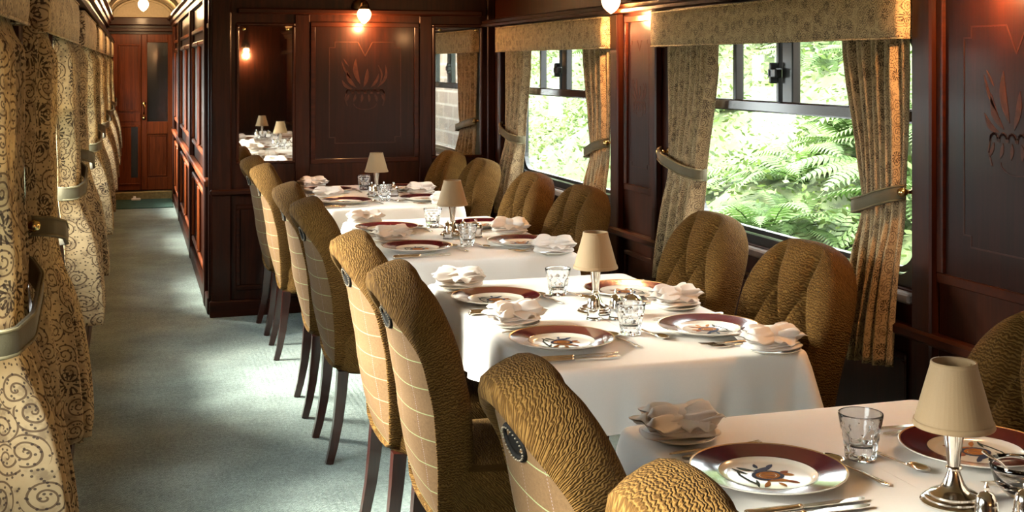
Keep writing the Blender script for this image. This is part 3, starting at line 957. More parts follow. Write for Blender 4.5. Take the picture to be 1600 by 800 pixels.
def marquetry(label, place, W, H, s=1.0, field=True):
    """place(a, z, out) -> xyz ; W, H half sizes about the centre"""
    t = thing('marquetry_panel', label, 'wall panel', place(0, 0, 0.0))
    base = Vector(place(0, 0, 0.0))
    pl = lambda a, z, o: Vector(place(a, z, o)) - base
    b = MB()
    def bx(a0, a1, z0, z1, o0, o1):
        p, q = pl(a0, z0, o0), pl(a1, z1, o1)
        b.box([min(p[i], q[i]) for i in range(3)], [max(p[i], q[i]) for i in range(3)], bev=0.0025)
    w = 0.028
    bx(-W, W, -H, -H + w, 0, 0.015); bx(-W, W, H - w, H, 0, 0.015); bx(-W, -W + w, -H + w, H - w, 0, 0.015); bx(W - w, W, -H + w, H - w, 0, 0.015)
    b.build('moulding', 'wood_x', t)
    b = MB(); p, q = pl(-W + w, -H + w, 0), pl(W - w, H - w, 0.003)
    b.box([min(p[i], q[i]) for i in range(3)], [max(p[i], q[i]) for i in range(3)]); b.build('field', 'wood_panel', t)
    P2 = lambda a, z, o: pl(a * s, z * s, 0.003 + o)
    b = MB()
    a, h, c = W / s * 0.66, H / s * 0.72, 0.035
    line = [(-0.045, h), (-a + c, h), (-a + c, h - c), (-a, h - c), (-a, -h + c), (-a + c, -h + c), (-a + c, -h), (a - c, -h), (a - c, -h + c), (a, -h + c), (a, h - c), (a - c, h - c), (a - c, h), (0.045, h), (0.0, h - 0.085), (-0.045, h)]
    stroke(b, line, 0.005, P2)
    b.build('stringing', 'inlay_line', t)
    b = MB()
    oz = 0.03
    # flame shaped foliage spray rising from a draped urn
    for (x, z, an, L, w_, cv) in ((-0.03, 0.02, 100, 0.16, 0.020, 0.01), (-0.055, 0.0, 118, 0.12, 0.017, 0.012), (-0.01, 0.0, 78, 0.12, 0.016, -0.01), (-0.075, -0.01, 140, 0.09, 0.013, 0.01),
                              (0.035, 0.0, 60, 0.10, 0.012, -0.012), (0.075, 0.0, 70, 0.15, 0.012, -0.03), (0.09, 0.02, 95, 0.12, 0.008, -0.02), (-0.085, 0.05, 118, 0.13, 0.008, 0.006), (-0.10, 0.13, 125, 0.06, 0.006, 0.0)):
        leafpoly(b, x, z + oz, math.radians(an), L, w_, P2, 0, curve=cv)
    for k in range(6):
        x = -0.10 + k * 0.04
        stroke(b, [(x + 0.017 * math.cos(PI * q / 7), -0.035 + oz + 0.022 * math.sin(PI * q / 7)) for q in range(8)], 0.008, P2)
        leafpoly(b, x, -0.04 + oz, math.radians(-90 + (k - 2.5) * 10), 0.05, 0.010, P2)
    stroke(b, [(-0.115, -0.02 + oz), (-0.125, -0.07 + oz), (-0.11, -0.11 + oz)], 0.007, P2)
    stroke(b, [(0.115, -0.02 + oz), (0.125, -0.07 + oz), (0.11, -0.11 + oz)], 0.007, P2)
    stroke(b, [(0.07 * math.cos(PI * q / 8 + PI), -0.10 + oz + 0.035 * math.sin(PI * q / 8 + PI)) for q in range(9)], 0.004, P2)
    b.build('inlay', 'inlay', t)['label'] = 'warm veneer marquetry of flame-like foliage above a swag'
    return t
marquetry('large framed marquetry panel centred on the partition between two mirrors', lambda a, z, o: (1.375 + a, PY - o, 1.325 + z), 0.335, 0.43)
def rp(yc, zc): return lambda a, z, o: (RX - o, yc - a, zc + z)
marquetry('dark marquetry panel on the right wall nearest the front', rp(2.66, 1.30), 0.32, 0.42, 0.88)
marquetry('slim marquetry panel between the two right windows', rp(5.14, 1.32), 0.16, 0.40, 0.55)

# ------------------------------------------------------------------ wall sconces and corridor pendants
def globe_profile(r):
    return [(0.0, -1.35 * r), (0.10 * r, -1.30 * r), (0.45 * r, -1.05 * r), (0.80 * r, -0.65 * r), (0.98 * r, -0.15 * r), (0.98 * r, 0.2 * r), (0.80 * r, 0.6 * r), (0.5 * r, 0.82 * r)]
def sconce(loc, n, label, energy=10.0):
    """n = unit vector out of the wall"""
    t = thing('wall_sconce', label, 'lamp', loc)
    n = Vector(n)
    b = MB()
    side = n.cross(Vector((0, 0, 1)))
    # scalloped dish turned to the room
    vs, fs = [], []
    NR, NA = 7, 28
    for i in range(NR):
        q = i / (NR - 1)
        r = 0.055 * math.sin(q * PI / 2); dp = 0.045 * math.cos(q * PI / 2)
        for k in range(NA):
            a = 2 * PI * k / NA
            rr = r * (1 + 0.06 * abs(math.cos(6 * a)) * q)
            vs.append(n * dp + side * rr * math.cos(a) + Vector((0, 0, 1)) * rr * math.sin(a))
    for i in range(NR - 1):
        for k in range(NA):
            fs.append((i * NA + k, i * NA + (k + 1) % NA, (i + 1) * NA + (k + 1) % NA, (i + 1) * NA + k))
    b.add(vs, fs)
    b.tube([n * 0.03 + Vector((0, 0, 0.0)), n * 0.075 + Vector((0, 0, 0.035)), n * 0.12 + Vector((0, 0, 0.03)), n * 0.13 + Vector((0, 0, 0.0))], [0.011, 0.010, 0.010, 0.016], 10)
    gl = n * 0.13 + Vector((0, 0, -0.045))
    b.lathe([(0.026, 0.028), (0.030, 0.036), (0.018, 0.05), (0.008, 0.056)], tuple(gl), 18)
    b.build('bracket', 'bronze', t, smooth=True)
    b = MB(); b.lathe(globe_profile(0.043), tuple(gl), 24, squash=lambda a, z: 1 + 0.03 * math.cos(12 * a))
    b.build('glass_globe', 'globe', t, smooth=True)
    ld = bpy.data.lights.new('sconce_bulb', 'POINT'); ld.energy = energy; ld.color = (1.0, 0.50, 0.20); ld.shadow_soft_size = 0.03
    lo = bpy.data.objects.new('bulb', ld); COL.objects.link(lo); lo.parent = t; lo.location = gl - n * 0.045 + Vector((0, 0, -0.075))
    return t
sconce((1.345, PY, 1.845), (0, -1, 0), 'lit glass wall sconce above the partition marquetry panel')
sconce((RX, 5.17, 1.83), (-1, 0, 0), 'lit glass wall sconce above the pier between right windows')
sconce((RX, 2.68, 1.83), (-1, 0, 0), 'lit glass wall sconce above the nearest right wall panel')
sconce((0.70, Y0, 1.83), (0, 1, 0), 'lit wall sconce on the left of the rear wall')
sconce((1.60, Y0, 1.83), (0, 1, 0), 'lit wall sconce on the right of the rear wall')

def pendant(loc, label, energy):
    t = thing('ceiling_lamp', label, 'lamp', loc, group=None)
    b = MB(); b.lathe([(0.045, 0.0), (0.045, -0.012), (0.02, -0.03), (0.012, -0.05), (0.03, -0.06), (0.034, -0.07)], (0, 0, 0), 20); b.build('ceiling_rose', 'bronze', t, smooth=True)
    b = MB(); b.lathe(globe_profile(0.055), (0, 0, -0.115), 24); b.build('glass_globe', 'globe_bright', t, smooth=True)
    ld = bpy.data.lights.new('pendant_bulb', 'POINT'); ld.energy = energy; ld.color = (1.0, 0.62, 0.30); ld.shadow_soft_size = 0.05
    lo = bpy.data.objects.new('bulb', ld); COL.objects.link(lo); lo.parent = t; lo.location = (0, 0, -0.21)
    return t
M['globe_bright'] = emis('bright_frosted_glass', (1.0, 0.74, 0.42), 5.0)
for y, nm in ((13.3, 'nearest the end door'), (10.6, 'halfway along the corridor'), (8.3, 'just beyond the partition')):
    pendant((0.12, y, 2.235), 'lit round glass ceiling lamp in the corridor ' + nm, 10.0)

# ------------------------------------------------------------------ chairs
XB = [(0.30, -0.213), (0.50, -0.220), (0.65, -0.236), (0.78, -0.268), (0.86, -0.297), (0.92, -0.325), (0.97, -0.355)]
def xb(z):
    return interp(XB, z)
def xbs(z): return (xb(z - 0.02) + xb(z) + xb(z + 0.02)) / 3
ZB0, ZS, ZT0 = 0.335, 0.745, 0.968
def hw(z): return interp([(0.33, 0.170), (0.5, 0.198), (0.65, 0.222), (0.745, 0.23)], z)
def outline(n=112):
    pts = []
    ns = n // 4
    for k in range(ns): z = lerp(ZB0 + 0.03, ZS, k / ns); pts.append((hw(z), z))
    na = n // 2 - 6
    for k in range(na):
        a = PI * k / na; pts.append((0.23 * math.cos(a), ZS + (ZT0 - ZS) * math.sin(a) ** 0.84))
    for k in range(ns): z = lerp(ZS, ZB0 + 0.03, k / ns); pts.append((-hw(z), z))
    nb = n - len(pts)
    for k in range(nb):
        q = k / nb; w = hw(ZB0 + 0.03)
        pts.append((-w + 2 * w * q, ZB0 + 0.03 - 0.03 * math.sin(PI * q) ** 0.4))
    return pts
OUT = outline()
CEN = (0.0, 0.66)
BUT = [(-0.075, 0.835), (0.075, 0.835), (-0.145, 0.70), (0.0, 0.72), (0.145, 0.70), (-0.075, 0.585), (0.075, 0.585)]
SEG = [((-0.075, 0.835), (-0.10, 0.97)), ((0.075, 0.835), (0.10, 0.97)), ((0.0, 0.72), (0.0, 0.98)),
       ((-0.075, 0.835), (-0.145, 0.70)), ((-0.075, 0.835), (0.0, 0.72)), ((0.075, 0.835), (0.0, 0.72)), ((0.075, 0.835), (0.145, 0.70)),
       ((-0.145, 0.70), (-0.075, 0.585)), ((0.0, 0.72), (-0.075, 0.585)), ((0.0, 0.72), (0.075, 0.585)), ((0.145, 0.70), (0.075, 0.585)),
       ((-0.075, 0.585), (-0.075, 0.40)), ((0.075, 0.585), (0.075, 0.40))]
def sdist(p, a, b_):
    ax, ay = a; bx, by = b_; dx, dy = bx - ax, by - ay
    t = max(0, min(1, ((p[0] - ax) * dx + (p[1] - ay) * dy) / (dx * dx + dy * dy)))
    return math.hypot(p[0] - ax - t * dx, p[1] - ay - t * dy)
def tuft(y, z):
    d = 0
    for a, b_ in SEG[:]:
        if a[0] == 0 and b_[0] == 0: continue
        d = max(d, 0.056 * math.exp(-(sdist((y, z), a, b_) / 0.017) ** 1.15))
    for p in BUT:
        d = max(d, 0.064 * math.exp(-(math.hypot(y - p[0], z - p[1]) / 0.024) ** 2))
    return d
def bend(h, y, z):
    k = -(xbs(z + 0.01) - xbs(z - 0.01)) / 0.02
    k = max(0, min(0.8, k))
    L = math.sqrt(1 + k * k)
    return (xbs(z) + h / L, y, z + h * k / L)
def make_chair():
    t = thing('dining_chair', 'x', 'chair')
    n = len(OUT)
    def topw(z): return sstep(0.76, 0.95, z)
    # front cushion: narrow border at the sides, fat roll over the top
    #        r_side, h_side,  r_top, h_top
    secs4 = [(0.945, 0.004, 0.800, 0.004), (0.952, -0.006, 0.815, -0.016), (0.965, -0.011, 0.850, -0.032), (0.978, -0.011, 0.895, -0.037), (0.990, -0.005, 0.945, -0.031),
             (0.998, 0.006, 0.985, -0.018), (1.0, 0.022, 1.0, 0.010), (1.0, 0.042, 1.0, 0.040), (0.990, 0.060, 0.985, 0.064), (0.968, 0.073, 0.955, 0.078), (0.935, 0.082, 0.92, 0.085), (0.88, 0.090, 0.87, 0.090)]
    ri = 0.88
    NI = 26
    secs4 += [(lerp(0.88, 0, k / NI), 0.090 + 0.012 * math.sin(PI / 2 * k / NI), lerp(0.87, 0, k / NI), lerp(0.090, 0.102, k / NI)) for k in range(1, NI)]
    vs, uvs, fs = [], [], []
    arc = [0]
    for p, q in zip(secs4, secs4[1:]): arc.append(arc[-1] + math.hypot((q[0] - p[0]) * 0.25, q[1] - p[1]))
    arct = [0]
    for p, q in zip(secs4, secs4[1:]): arct.append(arct[-1] + math.hypot((q[2] - p[2]) * 0.28, q[3] - p[3]))
    for si, (rs, hs, rt, ht) in enumerate(secs4):
        for (py, pz) in OUT:
            w = topw(pz)
            r = lerp(rs, rt, w); h = lerp(hs, ht, w)
            y = CEN[0] + (py - CEN[0]) * r; z = CEN[1] + (pz - CEN[1]) * r
            if si >= 9:
                h -= tuft(y, z) * sstep(0.975, 0.84, r)
            vs.append(bend(h, y, z))
            if si >= 11: uvs.append((y, z))
            else: uvs.append((y + (1 if py > 0 else -1) * (arc[11] - arc[si]) * (1 - w), z + w * (arct[11] - arct[si])))
    for i in range(len(secs4) - 1):
        for k in range(n):
            k2 = (k + 1) % n
            fs.append((i * n + k, (i + 1) * n + k, (i + 1) * n + k2, i * n + k2))
    last = (len(secs4) - 1) * n
    c = len(vs); vs.append(bend(0.102 - tuft(*CEN), *CEN)); uvs.append(CEN)
    for k in range(n): fs.append((last + k, c, last + (k + 1) % n))
    b = MB(); b.add(vs, fs, 0, uvs)
    b.build('backrest', 'chenille', t, smooth=True)
    # welt seam across the roll where top and side pieces meet
    b = MB()
    for sy in (-1, 1):
        pts = []
        for (rs, hs, rt, ht) in secs4[4:12]:
            pz = 0.862; py = 0.23 * math.sqrt(max(0, 1 - ((pz - ZS) / (ZT0 - ZS)) ** 2)) * sy
            w = topw(pz); r = lerp(rs, rt, w); h = lerp(hs, ht, w)
            p = Vector(bend(h, py * r, CEN[1] + (pz - CEN[1]) * r)); pts.append(p)
        b.tube(pts, 0.0016, 6)
    b.build('welt_seam', 'seam', t, smooth=True)
    # buttons
    b = MB()
    for (y, z) in BUT:
        p = bend(0.100 - 0.058, y, z)
        b.lathe([(0.0, 0.007), (0.006, 0.006), (0.009, 0.002), (0.009, -0.003)], p, 12, axis='x')
    b.build('buttons', 'chenille', t, smooth=True)
    # barrel shaped tweed panel on the back
    def bulge(z): return interp([(0.33, 0.040), (0.6, 0.052), (0.8, 0.040), (0.95, 0.028)], z)
    def pback(y, z):
        e = min(1.0, (y / (hw(min(z, ZS)) * 0.95)) ** 2)
        return -0.006 - bulge(z) * (1 - e)
    b = MB(); vs, uvs, fs = [], [], []
    NR = 14
    for i in range(NR + 1):
        q = 1 - i / NR
        for (py, pz) in OUT:
            w = topw(pz); re = lerp(0.952, 0.815, w)
            r = re * q
            y, z = CEN[0] + py * r, CEN[1] + (pz - CEN[1]) * r
            # distance from the rim decides how far the panel swells
            e = q ** 2.6
            h = lerp(-0.002, -0.018, w) * e - bulge(z) * (1 - e) * (1 - 0.0 * w)
            vs.append(bend(h, y, z)); uvs.append((y, z))
    for i in range(NR):
        for k in range(n):
            k2 = (k + 1) % n
            fs.append((i * n + k, i * n + k2, (i + 1) * n + k2, (i + 1) * n + k))
    b.add(vs, fs, 0, uvs)
    pn = b.build('back_panel', 'tweed', t, smooth=True); pn['label'] = 'tan tweed back panel with pale green check lines'
    # hand grip with studded oval rim
    gz = 0.856
    def grip(k, out):
        a = 2 * PI * k / 28
        y, z = 0.056 * math.cos(a), gz + 0.024 * math.sin(a)
        # radial fraction of this point on the panel
        best = 0.45 + 0.25 * abs(math.sin(a))
        rr_ = math.hypot(y / 0.23, (z - CEN[1]) / (0.955 - CEN[1])) / 0.86
        e = min(1, rr_) ** 2.6
        return bend(-0.018 * e * topw(0.9) - bulge(z) * (1 - e) - out, y, z)
    b = MB()
    b.tube([grip(k, 0.002) for k in range(28)], 0.0060, 8, close=True, up=(1, 0, 0))
    b.add([grip(k, 0.002) for k in range(28)], [tuple(range(28))])
    gr = b.build('hand_grip', 'grip', t, smooth=True); gr['label'] = 'dark oval hand grip'
    b = MB()
    for k in range(28):
        p = grip(k, 0.008)
        b.lathe([(0.0, -0.003), (0.0014, -0.0022), (0.0018, 0.0), (0.0014, 0.002)], p, 8, axis='x')
    b.build('studs', 'stud', gr, smooth=True)
    # seat
    def rr(nn=56, a=0.235, c=0.225, e=4.0):
        P = []
        for k in range(nn):
            th = 2 * PI * k / nn; cs, sn = math.cos(th), math.sin(th)
            P.append((math.copysign(abs(cs) ** (2 / e), cs) * a, math.copysign(abs(sn) ** (2 / e), sn) * c))
        return P
    R = rr()
    pr = [(0.0, 0.335), (0.94, 0.335), (0.985, 0.342), (1.0, 0.36), (1.0, 0.39), (0.99, 0.41), (1.01, 0.425), (1.015, 0.45), (1.0, 0.472), (0.96, 0.488), (0.88, 0.499), (0.7, 0.508), (0.45, 0.513), (0.2, 0.515), (0.0, 0.515)]
    vs, uvs, fs = [], [], []
    for r, z in pr:
        for (px, py) in R:
            x = px * r; vs.append((x + 0.015, py * r, z)); uvs.append((py * r + 0.5 * (z if r > 0.95 else 0), px * r + (z if r > 0.95 else 0)))
    m = len(R)
    for i in range(len(pr) - 1):
        for k in range(m):
            k2 = (k + 1) % m; fs.append((i * m + k, i * m + k2, (i + 1) * m + k2, (i + 1) * m + k))
    b = MB(); b.add(vs, fs, 0, uvs); b.build('seat', 'chenille', t, smooth=True)
    # legs
    for sy in (-1, 1):
        b = MB()
        pts = [(-0.195, sy * 0.165, 0.345), (-0.203, sy * 0.166, 0.25), (-0.215, sy * 0.168, 0.15), (-0.232, sy * 0.170, 0.06), (-0.248, sy * 0.172, 0.0)]
        b.tube(pts, [0.029, 0.027, 0.024, 0.021, 0.019], 4, up=(0, 1, 0))
        b.build('leg', 'wood_leg', t)
        b = MB(); b.tube([(0.205, sy * 0.18, 0.345), (0.207, sy * 0.18, 0.0)], [0.027, 0.018], 4, up=(0, 1, 0)); b.build('leg', 'wood_leg', t)
    return t
LC = [(1.40, 'front', 0), (2.03, 'back', 0), (3.14, 'front', 1), (3.76, 'back', 1), (4.78, 'front', 2), (5.40, 'back', 2), (6.46, 'front', 3), (7.06, 'back', 3)]
TN = ['nearest table', 'second table', 'third table', 'farthest table']
chair = make_chair()
jr = random.Random(3)
first = True
LLAB = {(0, 'front'): 'at the nearest table, its rolled top cut by the bottom edge', (0, 'back'): 'at the nearest table, back left seat with its dark grip showing'}
for (y, fb, ti) in LC:
    lab = 'gold chair with tweed back, aisle side of the %s, %s seat' % (TN[ti], 'nearer' if fb == 'front' else 'farther')
    loc = (0.955, y, 0); rz = math.radians(jr.uniform(-2.0, 2.0))
    if first:
        chair.location = loc; chair.rotation_euler = (0, 0, rz); chair['label'] = lab; chair['group'] = 'upholstered dining chairs'; first = False
    else: dup(chair, loc, rz, lab, 'upholstered dining chairs')
RC = [(1.55, 2.07, 'back', 0, 2), (1.605, 3.16, 'front', 1, 3), (1.65, 3.88, 'back', 1, 1), (1.555, 4.89, 'front', 2, 3), (1.55, 5.58, 'back', 2, 1), (1.55, 6.46, 'front', 3, 2), (1.53, 7.10, 'back', 3, 1)]
for (x, y, fb, ti, dg) in RC:
    dup(chair, (x, y, 0), PI + math.radians(dg), 'gold button-tufted chair, window side of the %s, %s seat' % (TN[ti], 'nearer' if fb == 'front' else 'farther'), 'upholstered dining chairs')

# ------------------------------------------------------------------ tables and cloths
TZ = 0.755
HX, HY = 0.362, 0.628
def make_table():
    t = thing('dining_table', 'x', 'table')
    b = MB(); b.box((-HX + 0.006, -HY + 0.006, TZ - 0.030), (HX - 0.006, HY - 0.006, TZ - 0.003), bev=0.006); b.build('tabletop', 'wood_y', t)
    b = MB(); b.lathe([(0.068, 0.0), (0.068, 0.012), (0.03, 0.03), (0.026, 0.1), (0.026, 0.66), (0.05, 0.70), (0.05, TZ - 0.03)], (0, 0, 0), 24); b.build('pedestal', 'bronze', t, smooth=True)
    return t
def make_cloth(seed, drop=0.165):
    rnd = random.Random(seed)
    ph = [rnd.uniform(0, 6.28) for _ in range(8)]
    def rrp(k, n, a, c, r):
        # rounded rectangle parametrised by arc
        seg = [2 * (c - r), PI * r / 2, 2 * (a - r), PI * r / 2] * 2
        tot = sum(seg); s_ = (k / n) * tot
        start = [((a, -c + r), (0, 1)), None, ((a - r, c), (-1, 0)), None, ((-a, c - r), (0, -1)), None, ((-a + r, -c), (1, 0)), None]
        cen = [None, (a - r, c - r, 0), None, (-a + r, c - r, 90), None, (-a + r, -c + r, 180), None, (a - r, -c + r, 270)]
        for i, L in enumerate(seg):
            if s_ <= L + 1e-9:
                if i % 2 == 0:
                    (x, y), (dx, dy) = start[i]; return x + dx * s_, y + dy * s_, (dy, -dx), 0.0
                cx, cy, a0 = cen[i]; th = math.radians(a0 + 90 * s_ / L)
                return cx + r * math.cos(th), cy + r * math.sin(th), (math.cos(th), math.sin(th)), math.sin(PI * s_ / L)
            s_ -= L
        return a, -c + r, (1, 0), 0.0
    N = 320
    prof = [(-0.345, 0.0, 0)] + [(-0.30 + 0.05 * k, 0.0, 0) for k in range(6)] + [(-0.02, 0, 0), (-0.009, -0.0005, 0), (-0.003, -0.003, 0), (0.001, -0.009, 0.02), (0.003, -0.02, 0.08)]
    prof += [(0.004 + 0.004 * k / 9, -0.02 - (drop - 0.02) * k / 9, 0.1 + 0.9 * k / 9) for k in range(1, 10)]
    vs, fs, uvs = [], [], []
    for (o, dz, wv) in prof:
        for k in range(N):
            x, y, (nx, ny), cr = rrp(k, N, HX, HY, 0.035)
            s_ = k / N * 2 * PI
            fold = wv * (0.006 * math.sin(23 * s_ + ph[0]) + 0.004 * math.sin(41 * s_ + ph[1]) + 0.004 * math.sin(11 * s_ + ph[2]))
            flare = wv * cr * 0.040
            zz = TZ + 0.005 + dz - wv * cr * 0.018
            if o < -0.02:
                q = min(1, -o / 0.345)
                # shrink towards a line along the table axis
                X = x * (1 - q); Y = y - math.copysign(min(abs(y), 0.345 * q), y) if abs(y) > HY - HX else y
                Y = y * (1 - 0.55 * q)
                zz += 0.0006 * math.sin(9 * X + 13 * Y + ph[3])
            else:
                X, Y = x + nx * (o + fold + flare), y + ny * (o + fold + flare)
            vs.append((X, Y, zz)); uvs.append((X, Y))
    for i in range(len(prof) - 1):
        for k in range(N):
            k2 = (k + 1) % N; fs.append((i * N + k, (i + 1) * N + k, (i + 1) * N + k2, i * N + k2))
    # centre strip closes the flat top
    b = MB(); b.add(vs, fs, 0, uvs)
    b.add([(vs[k][0], vs[k][1], vs[k][2]) for k in range(N)], [tuple(range(N))])
    o = b.build('tablecloth', 'cloth', smooth=True)
    return o
tab = make_table()
for i, cy in enumerate(TABLES):
    lab = 'rectangular dining table under white cloth, the %s in the row' % ['nearest', 'second from the front', 'third from the front', 'farthest, beside the partition'][i]
    if i == 0: tab.location = (TX, cy, 0); tab['label'] = lab; tab['group'] = 'dining tables'
    else: dup(tab, (TX, cy, 0), 0, lab, 'dining tables')
    c = make_cloth(50 + i); c.location = (TX, cy, 0)
    tag(c, 'white tablecloth draped over the %s' % ['nearest table', 'second table from the front', 'third table from the front', 'farthest table by the partition'][i], 'tablecloth', 'white tablecloths')
SZ = TZ + 0.0055

# ------------------------------------------------------------------ tableware prototypes (origin on the cloth)
def make_plate():
    t = thing('dinner_plate', 'x', 'plate')
    # maroon rim ring, cream well
    b = MB()
    b.lathe([(0.088, 0.0125), (0.098, 0.0145), (0.118, 0.0180), (0.1365, 0.0212)], n=72, caps=False)
    b.build('rim', 'maroon', t, smooth=True)['label'] = 'wide glossy maroon rim'
    b = MB()
    b.lathe([(0.0, 0.0), (0.075, 0.0), (0.078, 0.003), (0.10, 0.009), (0.125, 0.0150), (0.139, 0.0196), (0.1405, 0.0210), (0.1400, 0.0222), (0.1383, 0.0222), (0.1365, 0.0211)], n=72, caps=False)
    b.lathe([(0.0885, 0.0126), (0.084, 0.0105), (0.078, 0.0070), (0.070, 0.0058), (0.0, 0.0054)], n=72, caps=False)
    b.build('dish', 'porcelain', t, smooth=True)
    b = MB()
    b.lathe([(0.0895, 0.0134), (0.0880, 0.0132), (0.0868, 0.0126)], n=72, caps=False)
    b.build('inner_band', 'dark_line', t, smooth=True)
    b = MB()
    b.lathe([(0.1360, 0.0216), (0.1385, 0.0226)], n=72, caps=False)
    b.build('gold_edge', 'gold_line', t, smooth=True)
    # coat of arms in the well
    b = MB()
    pl = lambda a, c, o: (a, c, 0.0062 + o * 0.4)
    ell = lambda cx, cy, rx, ry: [(cx + rx * math.cos(2 * PI * k / 20), cy + ry * math.sin(2 * PI * k / 20)) for k in range(20)]
    # picture upright direction is +x for a diner facing +x
    R = lambda a, c, o: pl(c * 1.3, -a * 1.3, o)
    stroke(b, ell(0, 0, 0.017, 0.020) + ell(0, 0, 0.017, 0.020)[:1], 0.005, R, 1)
    stroke(b, ell(0, 0, 0.012, 0.015) + ell(0, 0, 0.012, 0.015)[:1], 0.004, R, 0)
    extr(b, ell(0, 0, 0.009, 0.011), R, 0)
    stroke(b, [(-0.005, -0.006), (0.005, 0.006)], 0.003, R, 1)
    for sx in (-1, 1):
        m_ = 1 if sx < 0 else 2
        leafpoly(b, sx * 0.020, -0.012, math.radians(90 - sx * 20), 0.036, 0.007, R, m_ if sx < 0 else 0, curve=0.004 * sx)
        leafpoly(b, sx * 0.024, 0.012, math.radians(90 - sx * 45), 0.022, 0.005, R, 1 if sx < 0 else 3)
        leafpoly(b, sx * 0.022, -0.010, math.radians(-90 + sx * 50), 0.026, 0.005, R, 2 if sx < 0 else 0)
        leafpoly(b, sx * 0.030, 0.0, math.radians(90 - sx * 80), 0.018, 0.004, R, 1 if sx < 0 else 0)
        leafpoly(b, sx * 0.012, -0.024, math.radians(-90 + sx * 70), 0.030, 0.003, R, 2)
    leafpoly(b, 0.0, 0.020, math.radians(60), 0.018, 0.006, R, 0)
    leafpoly(b, 0.0, 0.020, math.radians(120), 0.018, 0.006, R, 3)
    stroke(b, [(-0.03, -0.031), (-0.012, -0.036), (0.012, -0.034), (0.03, -0.030)], 0.003, R, 2)
    b.build('crest', ['crest_gold', 'crest_blue', 'crest_green', 'crest_red'], t)['label'] = 'small coloured coat of arms in ochre, blue and green'
    return t
def make_side_plate():
    t = thing('side_plate', 'x', 'plate')
    b = MB(); b.lathe([(0.0, 0.0), (0.045, 0.0), (0.06, 0.005), (0.074, 0.011), (0.0745, 0.012), (0.073, 0.0125), (0.058, 0.0075), (0.045, 0.0035), (0.0, 0.003)], n=48, caps=False); b.build('dish', 'porcelain', t, smooth=True)
    b = MB(); b.lathe([(0.0695, 0.0118), (0.0715, 0.0125)], n=48, caps=False); b.build('rim_line', 'dark_line', t, smooth=True)
    return t
def make_napkin(seed):
    rnd = random.Random(seed)
    t = thing('napkin', 'x', 'napkin')
    b = MB()
    def pad(z0, z1, a, c, rot, e=3.2, wob=0.004):
        n = 48; ph = rnd.uniform(0, 6.28)
        pr = [(0.0, z0), (0.9, z0), (1.0, (z0 + z1) / 2), (0.94, z1), (0.6, z1 + 0.002), (0.0, z1 + 0.003)]
        vs, fs = [], []
        for r, z in pr:
            for k in range(n):
                th = 2 * PI * k / n; cs, sn = math.cos(th), math.sin(th)
                m_ = 1 + wob * 8 * math.sin(5 * th + ph) * 0.25
                x, y = math.copysign(abs(cs) ** (2 / e), cs) * a * r * m_, math.copysign(abs(sn) ** (2 / e), sn) * c * r * m_
                vs.append((x * math.cos(rot) - y * math.sin(rot), x * math.sin(rot) + y * math.cos(rot), z + 0.0025 * r * math.sin(3 * th + ph)))
        for i in range(len(pr) - 1):
            for k in range(n): fs.append((i * n + k, i * n + (k + 1) % n, (i + 1) * n + (k + 1) % n, (i + 1) * n + k))
        b.add(vs, fs)
    pad(0.007, 0.013, 0.046, 0.074, rnd.uniform(-.12, .12)); pad(0.014, 0.019, 0.043, 0.070, rnd.uniform(-.2, .2)); pad(0.020, 0.026, 0.040, 0.064, rnd.uniform(-.15, .15))
    b.build('folded_base', 'napkin', t, smooth=True)
    # gathered bow with two open lobes along y, a flatter one below
    b = MB()
    p1, p2 = rnd.uniform(0, 6.28), rnd.uniform(0, 6.28)
    for (zb, Ls, W, Hh, tw) in ((0.030, 0.078, 0.050, 0.006, 0.15), (0.041, 0.064, 0.042, 0.0085, -0.1)):
        def bow(a, v):
            s_ = -1 + 2 * a
            th = 2 * PI * v
            f = abs(s_) ** 0.6
            ry = 0.013 + (W - 0.013) * f * (1 - 0.12 * sstep(0.85, 1, f))
            rz = 0.006 + Hh * math.sin(PI * min(1, f * 0.95)) ** 0.8
            close = 1 - 0.85 * sstep(0.86, 1.0, abs(s_))
            cs, sn = math.cos(th), math.sin(th)
            rip = 0.65 * f * math.sin(4.0 * cs * 1.8 + p1 + s_ * 1.7) + 0.30 * f * math.sin(9 * cs + p2 + 2 * s_)
            x = ry * cs * (1 + 0.06 * math.sin(3 * th + p2))
            z = rz * (sn + rip) * close
            xx = x + 0.006 * math.sin(2.5 * s_ + p2); yy = s_ * Ls * (1 + 0.05 * math.sin(5 * cs + p1))
            return (xx * math.cos(tw) - yy * math.sin(tw), xx * math.sin(tw) + yy * math.cos(tw), zb + z + 0.004 * f)
        b.grid(bow, 45, 44)
    b.build('bow', 'napkin', t, smooth=True)
    b = MB()
    pts = [(0.020 * math.cos(2 * PI * k / 20), 0.0, 0.041 + 0.016 * math.sin(2 * PI * k / 20)) for k in range(20)]
    vs, fs = [], []
    for p in pts:
        for dy, e in ((-0.016, 0), (-0.014, 0.003), (0.014, 0.003), (0.016, 0)):
            vs.append((p[0] * (1 + e * 30), dy + 0.1 * p[0], 0.041 + (p[2] - 0.041) * (1 + e * 30)))
    for i in range(20):
        for j in range(3): fs.append((i * 4 + j, i * 4 + j + 1, ((i + 1) % 20) * 4 + j + 1, ((i + 1) % 20) * 4 + j))
    b.add(vs, fs); b.build('band', 'napkin', t, smooth=True)
    # loose corner flaps
    b = MB()
    for sx in (-1, 1):
        b.grid(lambda a, v: (sx * (0.020 + 0.034 * a), (v - 0.5) * 0.085 * (1 - 0.55 * a) + 0.012 * sx, 0.034 - 0.012 * a + 0.006 * math.sin(6 * v + p1) * a + 0.003), 8, 10)
    o = b.build('flap', 'napkin', t, smooth=True)
    md = o.modifiers.new('thick', 'SOLIDIFY'); md.thickness = 0.0018
    return t
